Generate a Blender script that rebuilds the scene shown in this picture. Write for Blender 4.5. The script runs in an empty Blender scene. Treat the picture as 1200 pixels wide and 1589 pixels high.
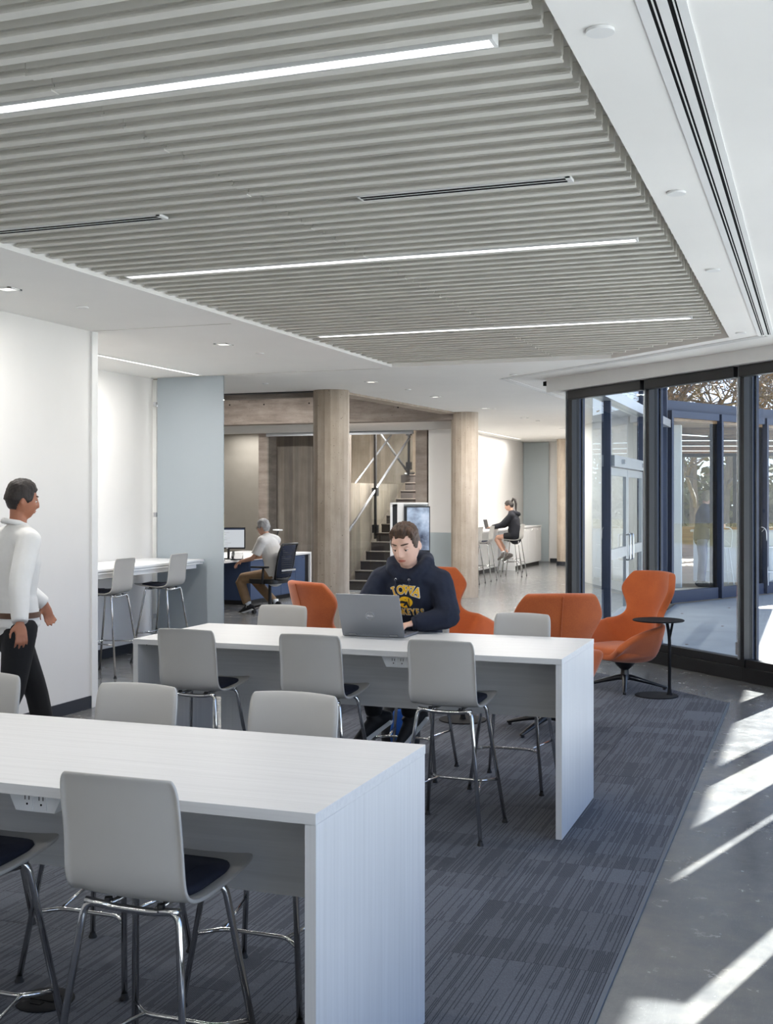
import bpy, bmesh, math, random
from mathutils import Vector, Matrix, Euler
from mathutils.geometry import tessellate_polygon
from mathutils.bvhtree import BVHTree
from mathutils import noise as mnoise
S = bpy.context.scene
C = S.collection
PI = math.pi
random.seed(7)

# ------------------------------------------------------------------ camera
# room axes: x runs along the tables, y runs away along the left wall, z up
cam_data = bpy.data.cameras.new('camera')
cam = bpy.data.objects.new('camera', cam_data)
C.objects.link(cam)
cam.location = (0, 0, 1.72)
cam.rotation_euler = (PI / 2, 0, math.radians(20.0))
cam_data.sensor_fit = 'HORIZONTAL'
cam_data.sensor_width = 36.0
cam_data.lens = 36.0 * 1835.0 / 1200.0
cam_data.shift_y = -22.5 / 1200.0
cam_data.clip_start = 0.05
cam_data.clip_end = 400
S.camera = cam

# ------------------------------------------------------------------ world, sun, exposure
world = bpy.data.worlds.new('world')
S.world = world
world.use_nodes = True
wn = world.node_tree
for n in list(wn.nodes):
    wn.nodes.remove(n)
wo = wn.nodes.new('ShaderNodeOutputWorld')
wb = wn.nodes.new('ShaderNodeBackground')
# clear winter sky: pale at the horizon, blue above
tc = wn.nodes.new('ShaderNodeTexCoord')
sp = wn.nodes.new('ShaderNodeSeparateXYZ')
wn.links.new(tc.outputs['Generated'], sp.inputs['Vector'])
rp = wn.nodes.new('ShaderNodeValToRGB')
for i, (p, c) in enumerate(((0.0, (0.95, 0.97, 1.0, 1)), (0.07, (0.78, 0.86, 1.0, 1)), (0.18, (0.44, 0.61, 0.98, 1)), (1.0, (0.33, 0.47, 0.82, 1)))):
    e = rp.color_ramp.elements[i] if i < 2 else rp.color_ramp.elements.new(p)
    e.position = p
    e.color = c
wn.links.new(sp.outputs['Z'], rp.inputs['Fac'])
wb.inputs['Strength'].default_value = 2.3
wn.links.new(rp.outputs['Color'], wb.inputs['Color'])
wn.links.new(wb.outputs['Background'], wo.inputs['Surface'])

sun_data = bpy.data.lights.new('sun', 'SUN')
sun = bpy.data.objects.new('sun', sun_data)
C.objects.link(sun)
sun.location = (6, 20, 12)
SUN_E = math.radians(28.3)
sun_dir = Vector((-0.292 * math.cos(SUN_E), -0.956 * math.cos(SUN_E), -math.sin(SUN_E)))
sun.rotation_euler = sun_dir.to_track_quat('-Z', 'Y').to_euler()
sun_data.energy = 52.0
sun_data.angle = math.radians(0.35)
sun_data.color = (1.0, 0.96, 0.9)

S.view_settings.view_transform = 'Standard'
S.view_settings.look = 'None'
S.view_settings.exposure = -0.06
S.view_settings.gamma = 1.0
S.view_settings.use_curve_mapping = False
S.cycles.max_bounces = 9
S.cycles.diffuse_bounces = 6
S.cycles.glossy_bounces = 5
S.cycles.transmission_bounces = 8
S.cycles.transparent_max_bounces = 16
S.cycles.caustics_reflective = False
S.cycles.caustics_refractive = False
S.cycles.sample_clamp_indirect = 6.0


def ceiling_light(name, x, y, z, sx, sy, power, color=(1.0, 0.97, 0.93), rot=0.0):
    d = bpy.data.lights.new(name, 'AREA')
    d.shape = 'RECTANGLE'
    d.size = sx
    d.size_y = sy
    d.energy = power
    d.color = color
    o = bpy.data.objects.new(name, d)
    o.location = (x, y, z)
    o.rotation_euler = (0, 0, rot)
    C.objects.link(o)
    return o


# the light the ceiling strips throw (the lamps themselves are built further down)
LAMPS = [('strip_lamp', -2.45, 3.478, 3.088, 3.0, 0.05, 28), ('strip_lamp', -2.5, 6.408, 3.088, 3.1, 0.05, 28),
         ('strip_lamp', -2.5, 9.338, 3.088, 3.1, 0.05, 28), ('strip_lamp', -2.5, 0.5, 3.088, 3.1, 0.05, 28),
         ('strip_lamp', -2.5, -2.5, 3.088, 3.1, 0.05, 28)]
for a in LAMPS:
    ceiling_light(*a)

# ------------------------------------------------------------------ materials


def hx(h):
    r, g, b = [int(h[i:i + 2], 16) / 255.0 for i in (0, 2, 4)]
    f = lambda c: c / 12.92 if c <= 0.04045 else ((c + 0.055) / 1.055) ** 2.4
    return (f(r), f(g), f(b), 1.0)


class NT:
    def __init__(self, name):
        self.m = bpy.data.materials.new(name)
        self.m.use_nodes = True
        self.t = self.m.node_tree
        self.b = self.t.nodes['Principled BSDF']
        self.out = self.t.nodes['Material Output']

    def n(self, kind, **kw):
        nd = self.t.nodes.new(kind)
        for k, v in kw.items():
            if k in nd.inputs:
                nd.inputs[k].default_value = v
            else:
                setattr(nd, k, v)
        return nd

    def l(self, a, b):
        self.t.links.new(a, b)

    def coords(self, scale=(1, 1, 1), rot=(0, 0, 0), kind='Object'):
        tc = self.n('ShaderNodeTexCoord')
        mp = self.n('ShaderNodeMapping')
        mp.inputs['Scale'].default_value = scale
        mp.inputs['Rotation'].default_value = rot
        self.l(tc.outputs[kind], mp.inputs['Vector'])
        return mp.outputs['Vector']

    def noise(self, vec, scale=5, detail=4, rough=0.55, dist=0.0):
        nz = self.n('ShaderNodeTexNoise')
        nz.inputs['Scale'].default_value = scale
        nz.inputs['Detail'].default_value = detail
        nz.inputs['Roughness'].default_value = rough
        nz.inputs['Distortion'].default_value = dist
        if vec is not None:
            self.l(vec, nz.inputs['Vector'])
        return nz.outputs['Fac']

    def ramp(self, fac, stops):
        r = self.n('ShaderNodeValToRGB')
        e = r.color_ramp.elements
        while len(e) < len(stops):
            e.new(0.5)
        for i, (p, c) in enumerate(stops):
            e[i].position = p
            e[i].color = c if not isinstance(c, str) else hx(c)
        self.l(fac, r.inputs['Fac'])
        return r.outputs['Color']

    def mix(self, fac, a, b, blend='MIX'):
        m = self.n('ShaderNodeMix', data_type='RGBA', blend_type=blend)
        for sock, v in ((m.inputs[0], fac), (m.inputs[6], a), (m.inputs[7], b)):
            if hasattr(v, 'is_linked') or hasattr(v, 'links'):
                self.l(v, sock)
            else:
                sock.default_value = v
        return m.outputs[2]

    def math(self, op, a, b=0.0):
        m = self.n('ShaderNodeMath', operation=op)
        for sock, v in ((m.inputs[0], a), (m.inputs[1], b)):
            if hasattr(v, 'links'):
                self.l(v, sock)
            else:
                sock.default_value = v
        return m.outputs[0]

    def bump(self, h, strength=0.2, dist=0.01):
        b = self.n('ShaderNodeBump')
        b.inputs['Strength'].default_value = strength
        b.inputs['Distance'].default_value = dist
        self.l(h, b.inputs['Height'])
        self.l(b.outputs['Normal'], self.b.inputs['Normal'])


def plain(name, col, rough=0.5, metal=0.0, var=0.04, scale=6.0, emit=0.0, spec=0.5, bump=0.0, bscale=200):
    """principled material with a little procedural tone variation"""
    t = NT(name)
    c = hx(col) if isinstance(col, str) else col
    v = t.coords()
    f = t.noise(v, scale, 3)
    lo = tuple(max(0, x * (1 - var)) for x in c[:3]) + (1,)
    hi = tuple(min(1, x * (1 + var)) for x in c[:3]) + (1,)
    t.l(t.ramp(f, [(0.3, lo), (0.7, hi)]), t.b.inputs['Base Color'])
    t.b.inputs['Roughness'].default_value = rough
    t.b.inputs['Metallic'].default_value = metal
    t.b.inputs['Specular IOR Level'].default_value = spec
    if emit:
        t.b.inputs['Emission Color'].default_value = c
        t.b.inputs['Emission Strength'].default_value = emit
    if bump:
        t.bump(t.noise(v, bscale, 2), bump, 0.002)
    return t.m


M = {}
M['wall'] = plain('white_paint', 'e6e4e1', 0.6, var=0.015, scale=2)
M['ceiling'] = plain('ceiling_paint', 'f2f0ec', 0.7, var=0.012, scale=2)
M['slat'] = plain('slat_felt', 'd4d1c9', 0.8, var=0.03, scale=4)
M['trim_white'] = plain('white_trim', 'e8e8e6', 0.45, var=0.01)
M['gray_wall'] = plain('gray_paint', '8f8b83', 0.7, var=0.03)
M['baseboard'] = plain('rubber_base', '23262d', 0.55, var=0.08)
M['black'] = plain('black_metal', '15171b', 0.42, var=0.08)
M['mullion'] = plain('dark_mullion', '0d0e12', 0.38, var=0.06)
M['mullion_out'] = plain('blue_gray_mullion', '2d384f', 0.45, metal=0.2, var=0.06)
M['alum'] = plain('aluminium', 'b4b8bd', 0.3, metal=0.8, var=0.04)
M['chrome'] = plain('chrome', 'c9c9c9', 0.09, metal=1.0, var=0.02)
M['shell'] = plain('light_gray_plastic', 'b3b1ad', 0.42, var=0.012, bump=0.05, bscale=900)
M['navy'] = plain('navy_fabric', '12182a', 0.9, var=0.12, scale=60, bump=0.25, bscale=700)
M['white_lam'] = plain('white_laminate', 'eff0f1', 0.3, var=0.01)
M['outlet'] = plain('outlet_plastic', 'eef0f2', 0.4, var=0.01)
M['hole'] = plain('slot_dark', '08080a', 0.85, spec=0.15)
M['cabinet_blue'] = plain('blue_cabinet', '3d4f70', 0.45, var=0.03)
M['screen_black'] = plain('bezel_black', '12141a', 0.35)
M['paper'] = plain('paper', 'e4e6ea', 0.6)
M['rubber'] = plain('rubber_foot', '1a1a1c', 0.7)
M['pave'] = plain('plaza_concrete', 'a5a7a9', 0.8, var=0.07, scale=1.5)
M['skin'] = plain('skin', 'd3a58e', 0.5, var=0.05, scale=12)
M['skin_pale'] = plain('skin_pale', 'dcb29d', 0.5, var=0.04, scale=25)
M['skin_dark'] = plain('skin_dark', 'a26a50', 0.5, var=0.06, scale=12)
M['lip'] = plain('lip', 'b9705f', 0.45)
M['eye_white'] = plain('eye_white', 'e2ddd8', 0.25)
M['iris'] = plain('iris', '3b2c22', 0.2)
M['brow'] = plain('brow', '4a3527', 0.8)
M['hoodie'] = plain('navy_hoodie', '171e30', 0.92, var=0.15, scale=14, bump=0.3, bscale=420)
M['hoodie_black'] = plain('black_hoodie', '12141d', 0.92, var=0.1, scale=14)
M['pants_black'] = plain('black_pants', '0f1014', 0.85, var=0.1)
M['khaki'] = plain('khaki_pants', '8d7357', 0.85, var=0.1, scale=10)
M['shirt_white'] = plain('white_shirt', 'e3e2e0', 0.8, var=0.03, scale=10)
M['shirt_blue'] = plain('dark_blue_top', '1c2438', 0.85, var=0.1)
M['shoe_dark'] = plain('dark_shoe', '15171e', 0.7, var=0.2, scale=60)
M['shoe_gray'] = plain('gray_shoe', '6f6a66', 0.7, var=0.1)
M['sole_white'] = plain('white_sole', 'dfe2e6', 0.6)
M['yellow'] = plain('yellow_print', 'f0b90f', 0.7)
M['white_print'] = plain('white_print', 'd8d8dc', 0.7)
M['blue_bag'] = plain('blue_fabric', '1c58b0', 0.8, var=0.15, scale=30)
M['laptop'] = plain('laptop_gray', '8d9096', 0.38, metal=0.55, var=0.02)
M['key'] = plain('keyboard_dark', '22252b', 0.55)
M['table_black'] = plain('table_black', '17181b', 0.75, var=0.06, spec=0.15)
M['stair'] = plain('stair_dark', '3a332f', 0.65, var=0.12, scale=3)
M['nosing'] = plain('stair_nosing', '71685f', 0.6)
M['steel'] = plain('brushed_steel', 'c4c6ca', 0.25, metal=0.9)
M['belt'] = plain('belt_brown', '5d4130', 0.6)
M['tan_floor'] = plain('tan_floor', 'c9b79c', 0.5, var=0.12, scale=1.2)
M['soil'] = plain('dry_lawn', '8b8359', 0.95, var=0.3, scale=3)


def emission(name, col, strength):
    t = NT(name)
    e = t.n('ShaderNodeEmission')
    e.inputs['Color'].default_value = hx(col)
    e.inputs['Strength'].default_value = strength
    t.l(e.outputs['Emission'], t.out.inputs['Surface'])
    return t.m


M['strip'] = emission('strip_diffuser', 'ffffff', 6.0)
M['wash'] = emission('wall_wash_diffuser', 'fffdf8', 3.0)
M['down'] = emission('downlight_lens', 'fffaf0', 2.2)
M['screen'] = emission('monitor_glow', 'e6ecf2', 0.75)


def glass(name, tint=(0.93, 0.96, 0.97), refl=1.0):
    t = NT(name)
    tr = t.n('ShaderNodeBsdfTransparent')
    tr.inputs['Color'].default_value = tint + (1,)
    gl = t.n('ShaderNodeBsdfGlossy')
    gl.inputs['Roughness'].default_value = 0.0
    gl.inputs['Color'].default_value = (0.95, 0.97, 1, 1)
    fr = t.n('ShaderNodeFresnel')
    fr.inputs['IOR'].default_value = 1.5
    gm = t.n('ShaderNodeNewGeometry')
    outer = t.math('SUBTRACT', 1.0, gm.outputs['Backfacing'])
    f = t.math('MULTIPLY', t.math('MULTIPLY', fr.outputs['Fac'], refl), outer)
    mx = t.n('ShaderNodeMixShader')
    t.l(f, mx.inputs['Fac'])
    t.l(tr.outputs['BSDF'], mx.inputs[1])
    t.l(gl.outputs['BSDF'], mx.inputs[2])
    t.l(mx.outputs['Shader'], t.out.inputs['Surface'])
    return t.m


M['glass'] = glass('clear_glass', refl=0.9)
M['glass_plain'] = glass('partition_glass', (0.9, 0.92, 0.93), 0.9)
M['glass_guard'] = glass('guard_glass', (0.95, 0.96, 0.96), 0.4)
M['glass_wing'] = glass('vestibule_glass', (0.9, 0.93, 0.95), 0.75)


def frosted(name, col, trans):
    t = NT(name)
    df = t.n('ShaderNodeBsdfDiffuse')
    df.inputs['Color'].default_value = hx(col)
    tl = t.n('ShaderNodeBsdfTranslucent')
    tl.inputs['Color'].default_value = hx(col)
    gl = t.n('ShaderNodeBsdfGlossy')
    gl.inputs['Roughness'].default_value = 0.06
    m1 = t.n('ShaderNodeMixShader')
    m1.inputs['Fac'].default_value = trans
    t.l(df.outputs['BSDF'], m1.inputs[1])
    t.l(tl.outputs['BSDF'], m1.inputs[2])
    fr = t.n('ShaderNodeFresnel')
    fr.inputs['IOR'].default_value = 1.5
    m2 = t.n('ShaderNodeMixShader')
    t.l(fr.outputs['Fac'], m2.inputs['Fac'])
    t.l(m1.outputs['Shader'], m2.inputs[1])
    t.l(gl.outputs['BSDF'], m2.inputs[2])
    t.l(m2.outputs['Shader'], t.out.inputs['Surface'])
    return t.m


M['frost_lit'] = frosted('lit_frosted_glass', 'd3dee2', 0.4)  # frosted glass again, colour lightened for panes standing in shade
M['frost'] = frosted('frosted_glass', 'c0cad1', 0.35)


def concrete(name, cols, vertical=True, board=0.0, rough=0.75):
    t = NT(name)
    v = t.coords((1, 1, 0.12) if vertical else (0.25, 0.25, 1.4))
    f1 = t.noise(v, 7, 6, 0.65)
    v2 = t.coords()
    f2 = t.noise(v2, 2.2, 5, 0.6)
    f = t.math('ADD', t.math('MULTIPLY', f1, 0.6), t.math('MULTIPLY', f2, 0.4))
    col = t.ramp(f, [(0.3, cols[0]), (0.5, cols[1]), (0.72, cols[2])])
    pits = t.noise(v2, 45, 2)
    col = t.mix(t.ramp(pits, [(0.27, (1, 1, 1, 1)), (0.31, (0, 0, 0, 1))]), col, hx('5b5048'))
    if board:
        vb = t.coords((1 / board, 1 / board, 0.0))
        w = t.n('ShaderNodeTexVoronoi')
        w.inputs['Scale'].default_value = 1.0
        t.l(vb, w.inputs['Vector'])
        g = t.n('ShaderNodeSeparateColor')
        t.l(w.outputs['Color'], g.inputs['Color'])
        tone = t.ramp(g.outputs['Red'], [(0, (0.72, 0.72, 0.72, 1)), (1, (1.15, 1.13, 1.1, 1))])
        col = t.mix(1.0, col, tone, 'MULTIPLY')
    t.l(col, t.b.inputs['Base Color'])
    t.b.inputs['Roughness'].default_value = rough
    t.bump(f, 0.35, 0.01)
    return t.m


M['column'] = concrete('column_concrete', ('908374', 'a89b8c', 'c0b5a8'))
M['beam'] = concrete('beam_concrete', ('6a6056', '8d827a', 'aba196'), vertical=False)
M['board'] = concrete('board_formed_concrete', ('72665c', '8b7e73', 'a4988d'), board=0.09)
M['stairwall'] = concrete('stair_wall_concrete', ('857a6e', 'a29789', 'bcb2a6'), board=0.25)


def floor_mat():
    t = NT('polished_concrete')
    v = t.coords()
    f1 = t.noise(v, 0.9, 6, 0.6, 0.6)
    f2 = t.noise(v, 6.0, 6, 0.7)
    f = t.math('ADD', t.math('MULTIPLY', f1, 0.65), t.math('MULTIPLY', f2, 0.35))
    col = t.ramp(f, [(0.32, '58595b'), (0.48, '696a6b'), (0.6, '777571'), (0.72, '8c8983')])
    # pale scuffs and specks of the slab itself
    sp = t.noise(v, 26, 1)
    col = t.mix(t.ramp(sp, [(0.77, (0, 0, 0, 1)), (0.79, (0.6, 0.6, 0.6, 1))]), col, hx('aeb4bb'))
    vs = t.coords((3.0, 0.35, 1), (0, 0, 0.6))
    sc = t.noise(vs, 3.2, 5, 0.75, 2.0)
    col = t.mix(t.ramp(sc, [(0.495, (0, 0, 0, 1)), (0.5, (0.12, 0.12, 0.12, 1)), (0.505, (0, 0, 0, 1))]), col, hx('b9bcc0'))
    t.l(col, t.b.inputs['Base Color'])
    t.l(t.ramp(f2, [(0.3, (0.16, 0.16, 0.16, 1)), (0.7, (0.3, 0.3, 0.3, 1))]), t.b.inputs['Roughness'])
    t.b.inputs['Specular IOR Level'].default_value = 0.65
    t.bump(t.noise(v, 1.1, 1), 0.035, 0.02)
    return t.m


M['floor'] = floor_mat()


def carpet_mat():
    # even loop pile with fine dark pinstripes that start and stop
    t = NT('carpet_loop')
    tc = t.n('ShaderNodeTexCoord')
    oi = t.n('ShaderNodeObjectInfo')
    sx = t.n('ShaderNodeSeparateXYZ')
    t.l(tc.outputs['Object'], sx.inputs['Vector'])
    off = t.math('MULTIPLY', oi.outputs['Random'], 37.0)
    x = t.math('MULTIPLY', sx.outputs['X'], 140.0)
    col_id = t.math('ADD', t.math('FLOOR', x), off)
    w1 = t.n('ShaderNodeTexWhiteNoise', noise_dimensions='1D')
    t.l(col_id, w1.inputs['W'])
    ys = t.math('FLOOR', t.math('ADD', t.math('MULTIPLY', sx.outputs['Y'], 1.5), t.math('MULTIPLY', w1.outputs['Value'], 7.0)))
    cv = t.n('ShaderNodeCombineXYZ')
    t.l(col_id, cv.inputs['X'])
    t.l(ys, cv.inputs['Y'])
    w2 = t.n('ShaderNodeTexWhiteNoise', noise_dimensions='2D')
    t.l(cv.outputs['Vector'], w2.inputs['Vector'])
    # share of stripes differs from block to block of the tile
    bx_ = t.math('FLOOR', t.math('MULTIPLY', sx.outputs['X'], 1 / 0.305))
    by_ = t.math('FLOOR', t.math('MULTIPLY', sx.outputs['Y'], 1 / 0.2033))
    cb = t.n('ShaderNodeCombineXYZ')
    t.l(t.math('ADD', bx_, off), cb.inputs['X'])
    t.l(by_, cb.inputs['Y'])
    w3 = t.n('ShaderNodeTexWhiteNoise', noise_dimensions='2D')
    t.l(cb.outputs['Vector'], w3.inputs['Vector'])
    keep = t.math('LESS_THAN', w2.outputs['Value'], t.math('ADD', t.math('MULTIPLY', w3.outputs['Value'], 0.36), 0.28))
    line = t.math('MULTIPLY', keep, t.math('LESS_THAN', t.math('FRACT', x), 0.62))
    pile = t.noise(tc.outputs['Object'], 420, 2, 0.6)
    ground = t.ramp(pile, [(0.3, '4e5157'), (0.5, '5e6168'), (0.7, '70737b')])
    block = t.ramp(w3.outputs['Value'], [(0.0, (1.06, 1.06, 1.06, 1)), (1.0, (0.88, 0.88, 0.88, 1))])
    ground = t.mix(1.0, ground, block, 'MULTIPLY')
    col = t.mix(t.math('MULTIPLY', line, 0.58), ground, hx('25272d'))
    tone = t.ramp(oi.outputs['Random'], [(0, (0.92, 0.92, 0.92, 1)), (1, (1.06, 1.06, 1.07, 1))])
    t.l(t.mix(1.0, col, tone, 'MULTIPLY'), t.b.inputs['Base Color'])
    t.b.inputs['Roughness'].default_value = 0.95
    t.b.inputs['Specular IOR Level'].default_value = 0.15
    t.bump(t.math('SUBTRACT', pile, t.math('MULTIPLY', line, 0.5)), 0.5, 0.004)
    return t.m


M['carpet'] = carpet_mat()
M['carpet_edge'] = plain('carpet_edge_strip', '4d5661', 0.5, var=0.04)


def grain(name, axis):
    t = NT(name)
    sc = {'x': (1.4, 60, 60), 'z': (60, 60, 1.4)}[axis]
    v = t.coords(sc)
    f = t.noise(v, 1.0, 4, 0.6, 0.3)
    t.l(t.ramp(f, [(0.3, 'c6c6c6'), (0.5, 'cdcdcd'), (0.7, 'd2d2d2')]), t.b.inputs['Base Color'])
    t.b.inputs['Roughness'].default_value = 0.42
    t.bump(f, 0.05, 0.002)
    return t.m


M['grain_x'] = grain('white_wood_grain_along', 'x')
M['grain_z'] = grain('white_wood_grain_upright', 'z')


def orange_mat():
    t = NT('orange_wool')
    v = t.coords()
    f = t.noise(v, 260, 2)
    f2 = t.noise(v, 5, 3)
    t.l(t.ramp(t.math('ADD', t.math('MULTIPLY', f, 0.6), t.math('MULTIPLY', f2, 0.4)),
               [(0.35, 'a04a1e'), (0.65, 'bf622c')]), t.b.inputs['Base Color'])
    t.b.inputs['Roughness'].default_value = 0.9
    t.b.inputs['Sheen Weight'].default_value = 0.25
    t.bump(f, 0.2, 0.003)
    return t.m


M['orange'] = orange_mat()


def hair_mat(name, a, b):
    t = NT(name)
    v = t.coords((90, 90, 14))
    f = t.noise(v, 1.0, 4, 0.7)
    t.l(t.ramp(f, [(0.35, a), (0.65, b)]), t.b.inputs['Base Color'])
    t.b.inputs['Roughness'].default_value = 0.55
    t.bump(f, 0.8, 0.006)
    return t.m


M['hair_brown'] = hair_mat('hair_brown', '2a1d15', '5e432f')
M['hair_black'] = hair_mat('hair_black', '14100e', '2b201b')
M['hair_gray'] = hair_mat('hair_gray', '8a8a8c', 'c9c9cb')
M['hair_blond'] = hair_mat('hair_blond', '8b7a5d', 'b9a888')


def wood_slats():
    t = NT('warm_wood')
    f = t.noise(t.coords((0.6, 9, 9)), 1.5, 4)
    t.l(t.ramp(f, [(0.3, '6d5138'), (0.7, '9a7a55')]), t.b.inputs['Base Color'])
    t.b.inputs['Roughness'].default_value = 0.6
    return t.m


M['warm_wood'] = wood_slats()


def bark():
    t = NT('bark')
    f = t.noise(t.coords((6, 6, 1.2)), 3, 5)
    t.l(t.ramp(f, [(0.3, '3d352e'), (0.7, '7a6e61')]), t.b.inputs['Base Color'])
    t.b.inputs['Roughness'].default_value = 0.9
    return t.m


M['bark'] = bark()
M['dry_leaf'] = plain('dry_leaf', '7f654a', 0.8, var=0.3, scale=1.5)
M['hedge_leaf'] = plain('hedge_leaf', '6e6840', 0.85, var=0.35, scale=1.2)

# ------------------------------------------------------------------ mesh building helpers
class MB:
    """collects shapes and links them as ONE mesh object"""

    def __init__(self):
        self.v, self.f, self.mi, self.mats, self.cur = [], [], [], [], 0

    def use(self, m):
        if m not in self.mats:
            self.mats.append(m)
        self.cur = self.mats.index(m)
        return self

    def add(self, vs, fs):
        b = len(self.v)
        self.v += [tuple(p) for p in vs]
        for f in fs:
            self.f.append(tuple(b + i for i in f))
            self.mi.append(self.cur)
        return self

    def box(self, x0, y0, z0, x1, y1, z1):
        vs = [(x, y, z) for z in (z0, z1) for y in (y0, y1) for x in (x0, x1)]
        return self.add(vs, [(0, 2, 3, 1), (4, 5, 7, 6), (0, 1, 5, 4), (2, 6, 7, 3), (0, 4, 6, 2), (1, 3, 7, 5)])

    def obox(self, mtx, sx, sy, sz):
        """box of full size sx, sy, sz centred on a matrix"""
        vs = [mtx @ Vector((x * sx / 2, y * sy / 2, z * sz / 2)) for z in (-1, 1) for y in (-1, 1) for x in (-1, 1)]
        return self.add(vs, [(0, 2, 3, 1), (4, 5, 7, 6), (0, 1, 5, 4), (2, 6, 7, 3), (0, 4, 6, 2), (1, 3, 7, 5)])

    def prism(self, poly, z0, z1, holes=()):
        """poly counter-clockwise list of (x, y); z0 and z1 numbers or functions of (x, y)"""
        loops = [list(poly)] + [list(h) for h in holes]
        fz0 = z0 if callable(z0) else (lambda x, y: z0)
        fz1 = z1 if callable(z1) else (lambda x, y: z1)
        flat = [p for lp in loops for p in lp]
        n = len(flat)
        tri = tessellate_polygon([[Vector((x, y, 0)) for x, y in lp] for lp in loops])
        vs = [(x, y, fz0(x, y)) for x, y in flat] + [(x, y, fz1(x, y)) for x, y in flat]
        fs = []
        for a, b, c in tri:
            p, q, r = flat[a], flat[b], flat[c]
            if (q[0] - p[0]) * (r[1] - p[1]) - (q[1] - p[1]) * (r[0] - p[0]) < 0:
                a, c = c, a
            fs += [(c, b, a), (a + n, b + n, c + n)]
        s = 0
        for k, lp in enumerate(loops):
            m = len(lp)
            for i in range(m):
                a, b = s + i, s + (i + 1) % m
                fs.append((a, b, b + n, a + n))
            s += m
        return self.add(vs, fs)

    def tube(self, pts, r, n=8, cap=True, closed=False):
        """round bar along a path; r a number or one per point"""
        pts = [Vector(p) for p in pts]
        rs = r if isinstance(r, (list, tuple)) else [r] * len(pts)
        return self.sweep(pts, [(q, q) for q in rs], n, cap, closed)

    def sweep(self, pts, rad, n=12, cap=True, closed=False, up=None, dome=False):
        """elliptical sweep: rad = (r across, r along up) per point"""
        pts = [Vector(p) for p in pts]
        m = len(pts)
        tans = []
        for i in range(m):
            a = pts[(i - 1) % m] if (closed or i > 0) else pts[i]
            b = pts[(i + 1) % m] if (closed or i < m - 1) else pts[i]
            t = (b - a)
            tans.append(t.normalized() if t.length > 1e-9 else Vector((0, 0, 1)))
        u = Vector(up) if up is not None else (Vector((0, 0, 1)) if abs(tans[0].z) < 0.9 else Vector((0, 1, 0)))
        rings = []
        for i in range(m):
            t = tans[i]
            if up is not None:
                u = Vector(up)
            uu = (u - t * u.dot(t))
            if uu.length < 1e-6:
                uu = Vector((1, 0, 0)) - t * t.x
            uu.normalize()
            u = uu
            side = t.cross(uu)
            ra, rb = rad[i]
            rings.append([pts[i] + side * (ra * math.cos(2 * PI * k / n)) + uu * (rb * math.sin(2 * PI * k / n)) for k in range(n)])
        if dome and not closed:
            for end in (0, -1):
                ctr = pts[end]
                t = -tans[0] if end == 0 else tans[-1]
                rr = min(rad[end]) if not isinstance(rad[end], float) else rad[end]
                base = rings[end]
                extra = []
                for a in (30, 58, 80):
                    ca, sa = math.cos(math.radians(a)), math.sin(math.radians(a))
                    extra.append([ctr + (p - ctr) * ca + t * rr * sa for p in base])
                rings = (extra[::-1] + rings) if end == 0 else (rings + extra)
        m = len(rings)
        vs = [p for rg in rings for p in rg]
        fs = []
        for i in range(m if closed else m - 1):
            j = (i + 1) % m
            for k in range(n):
                l = (k + 1) % n
                fs.append((i * n + k, i * n + l, j * n + l, j * n + k))
        if cap and not closed:
            fs.append(tuple(range(n - 1, -1, -1)))
            fs.append(tuple((m - 1) * n + k for k in range(n)))
        return self.add(vs, fs)

    def lathe(self, prof, n=24, center=(0, 0), cap=True):
        """prof list of (r, z) bottom to top"""
        vs, fs = [], []
        for r, z in prof:
            for k in range(n):
                a = 2 * PI * k / n
                vs.append((center[0] + r * math.cos(a), center[1] + r * math.sin(a), z))
        for i in range(len(prof) - 1):
            for k in range(n):
                l = (k + 1) % n
                fs.append((i * n + k, i * n + l, (i + 1) * n + l, (i + 1) * n + k))
        if cap:
            fs.append(tuple(range(n - 1, -1, -1)))
            fs.append(tuple((len(prof) - 1) * n + k for k in range(n)))
        return self.add(vs, fs)

    def grid(self, rows):
        """rows of points; quads between"""
        n = len(rows[0])
        vs = [p for r in rows for p in r]
        fs = []
        for i in range(len(rows) - 1):
            for k in range(n - 1):
                fs.append((i * n + k, i * n + k + 1, (i + 1) * n + k + 1, (i + 1) * n + k))
        return self.add(vs, fs)

    def ellipsoid(self, c, r, nu=16, nv=10, rot=None):
        vs, fs = [], []
        for i in range(nv + 1):
            ph = PI * i / nv
            for k in range(nu):
                th = 2 * PI * k / nu
                p = Vector((r[0] * math.sin(ph) * math.cos(th), r[1] * math.sin(ph) * math.sin(th), r[2] * math.cos(ph)))
                if rot is not None:
                    p = rot @ p
                vs.append(p + Vector(c))
        for i in range(nv):
            for k in range(nu):
                l = (k + 1) % nu
                fs.append((i * nu + k, (i + 1) * nu + k, (i + 1) * nu + l, i * nu + l))
        return self.add(vs, fs)

    def xform(self, mtx):
        self.v = [tuple(mtx @ Vector(p)) for p in self.v]
        return self

    def mesh(self, name, m=None, smooth=False, bevel=0.0, seg=2, weld=0.0):
        me = bpy.data.meshes.new(name)
        me.from_pydata(self.v, [], self.f)
        mats = self.mats or ([m] if m else [])
        if m and not self.mats:
            mats = [m]
        for q in mats:
            me.materials.append(q)
        if self.mats:
            me.polygons.foreach_set('material_index', self.mi)
        bm = bmesh.new()
        bm.from_mesh(me)
        if weld or bevel:
            bmesh.ops.remove_doubles(bm, verts=bm.verts, dist=max(weld, 1e-5))
        bmesh.ops.recalc_face_normals(bm, faces=bm.faces)
        if bevel:
            es = [e for e in bm.edges if len(e.link_faces) == 2 and e.calc_face_angle(0) > 0.6]
            bmesh.ops.bevel(bm, geom=es, offset=bevel, segments=seg, affect='EDGES', profile=0.6, clamp_overlap=True)
        bm.to_mesh(me)
        bm.free()
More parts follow.
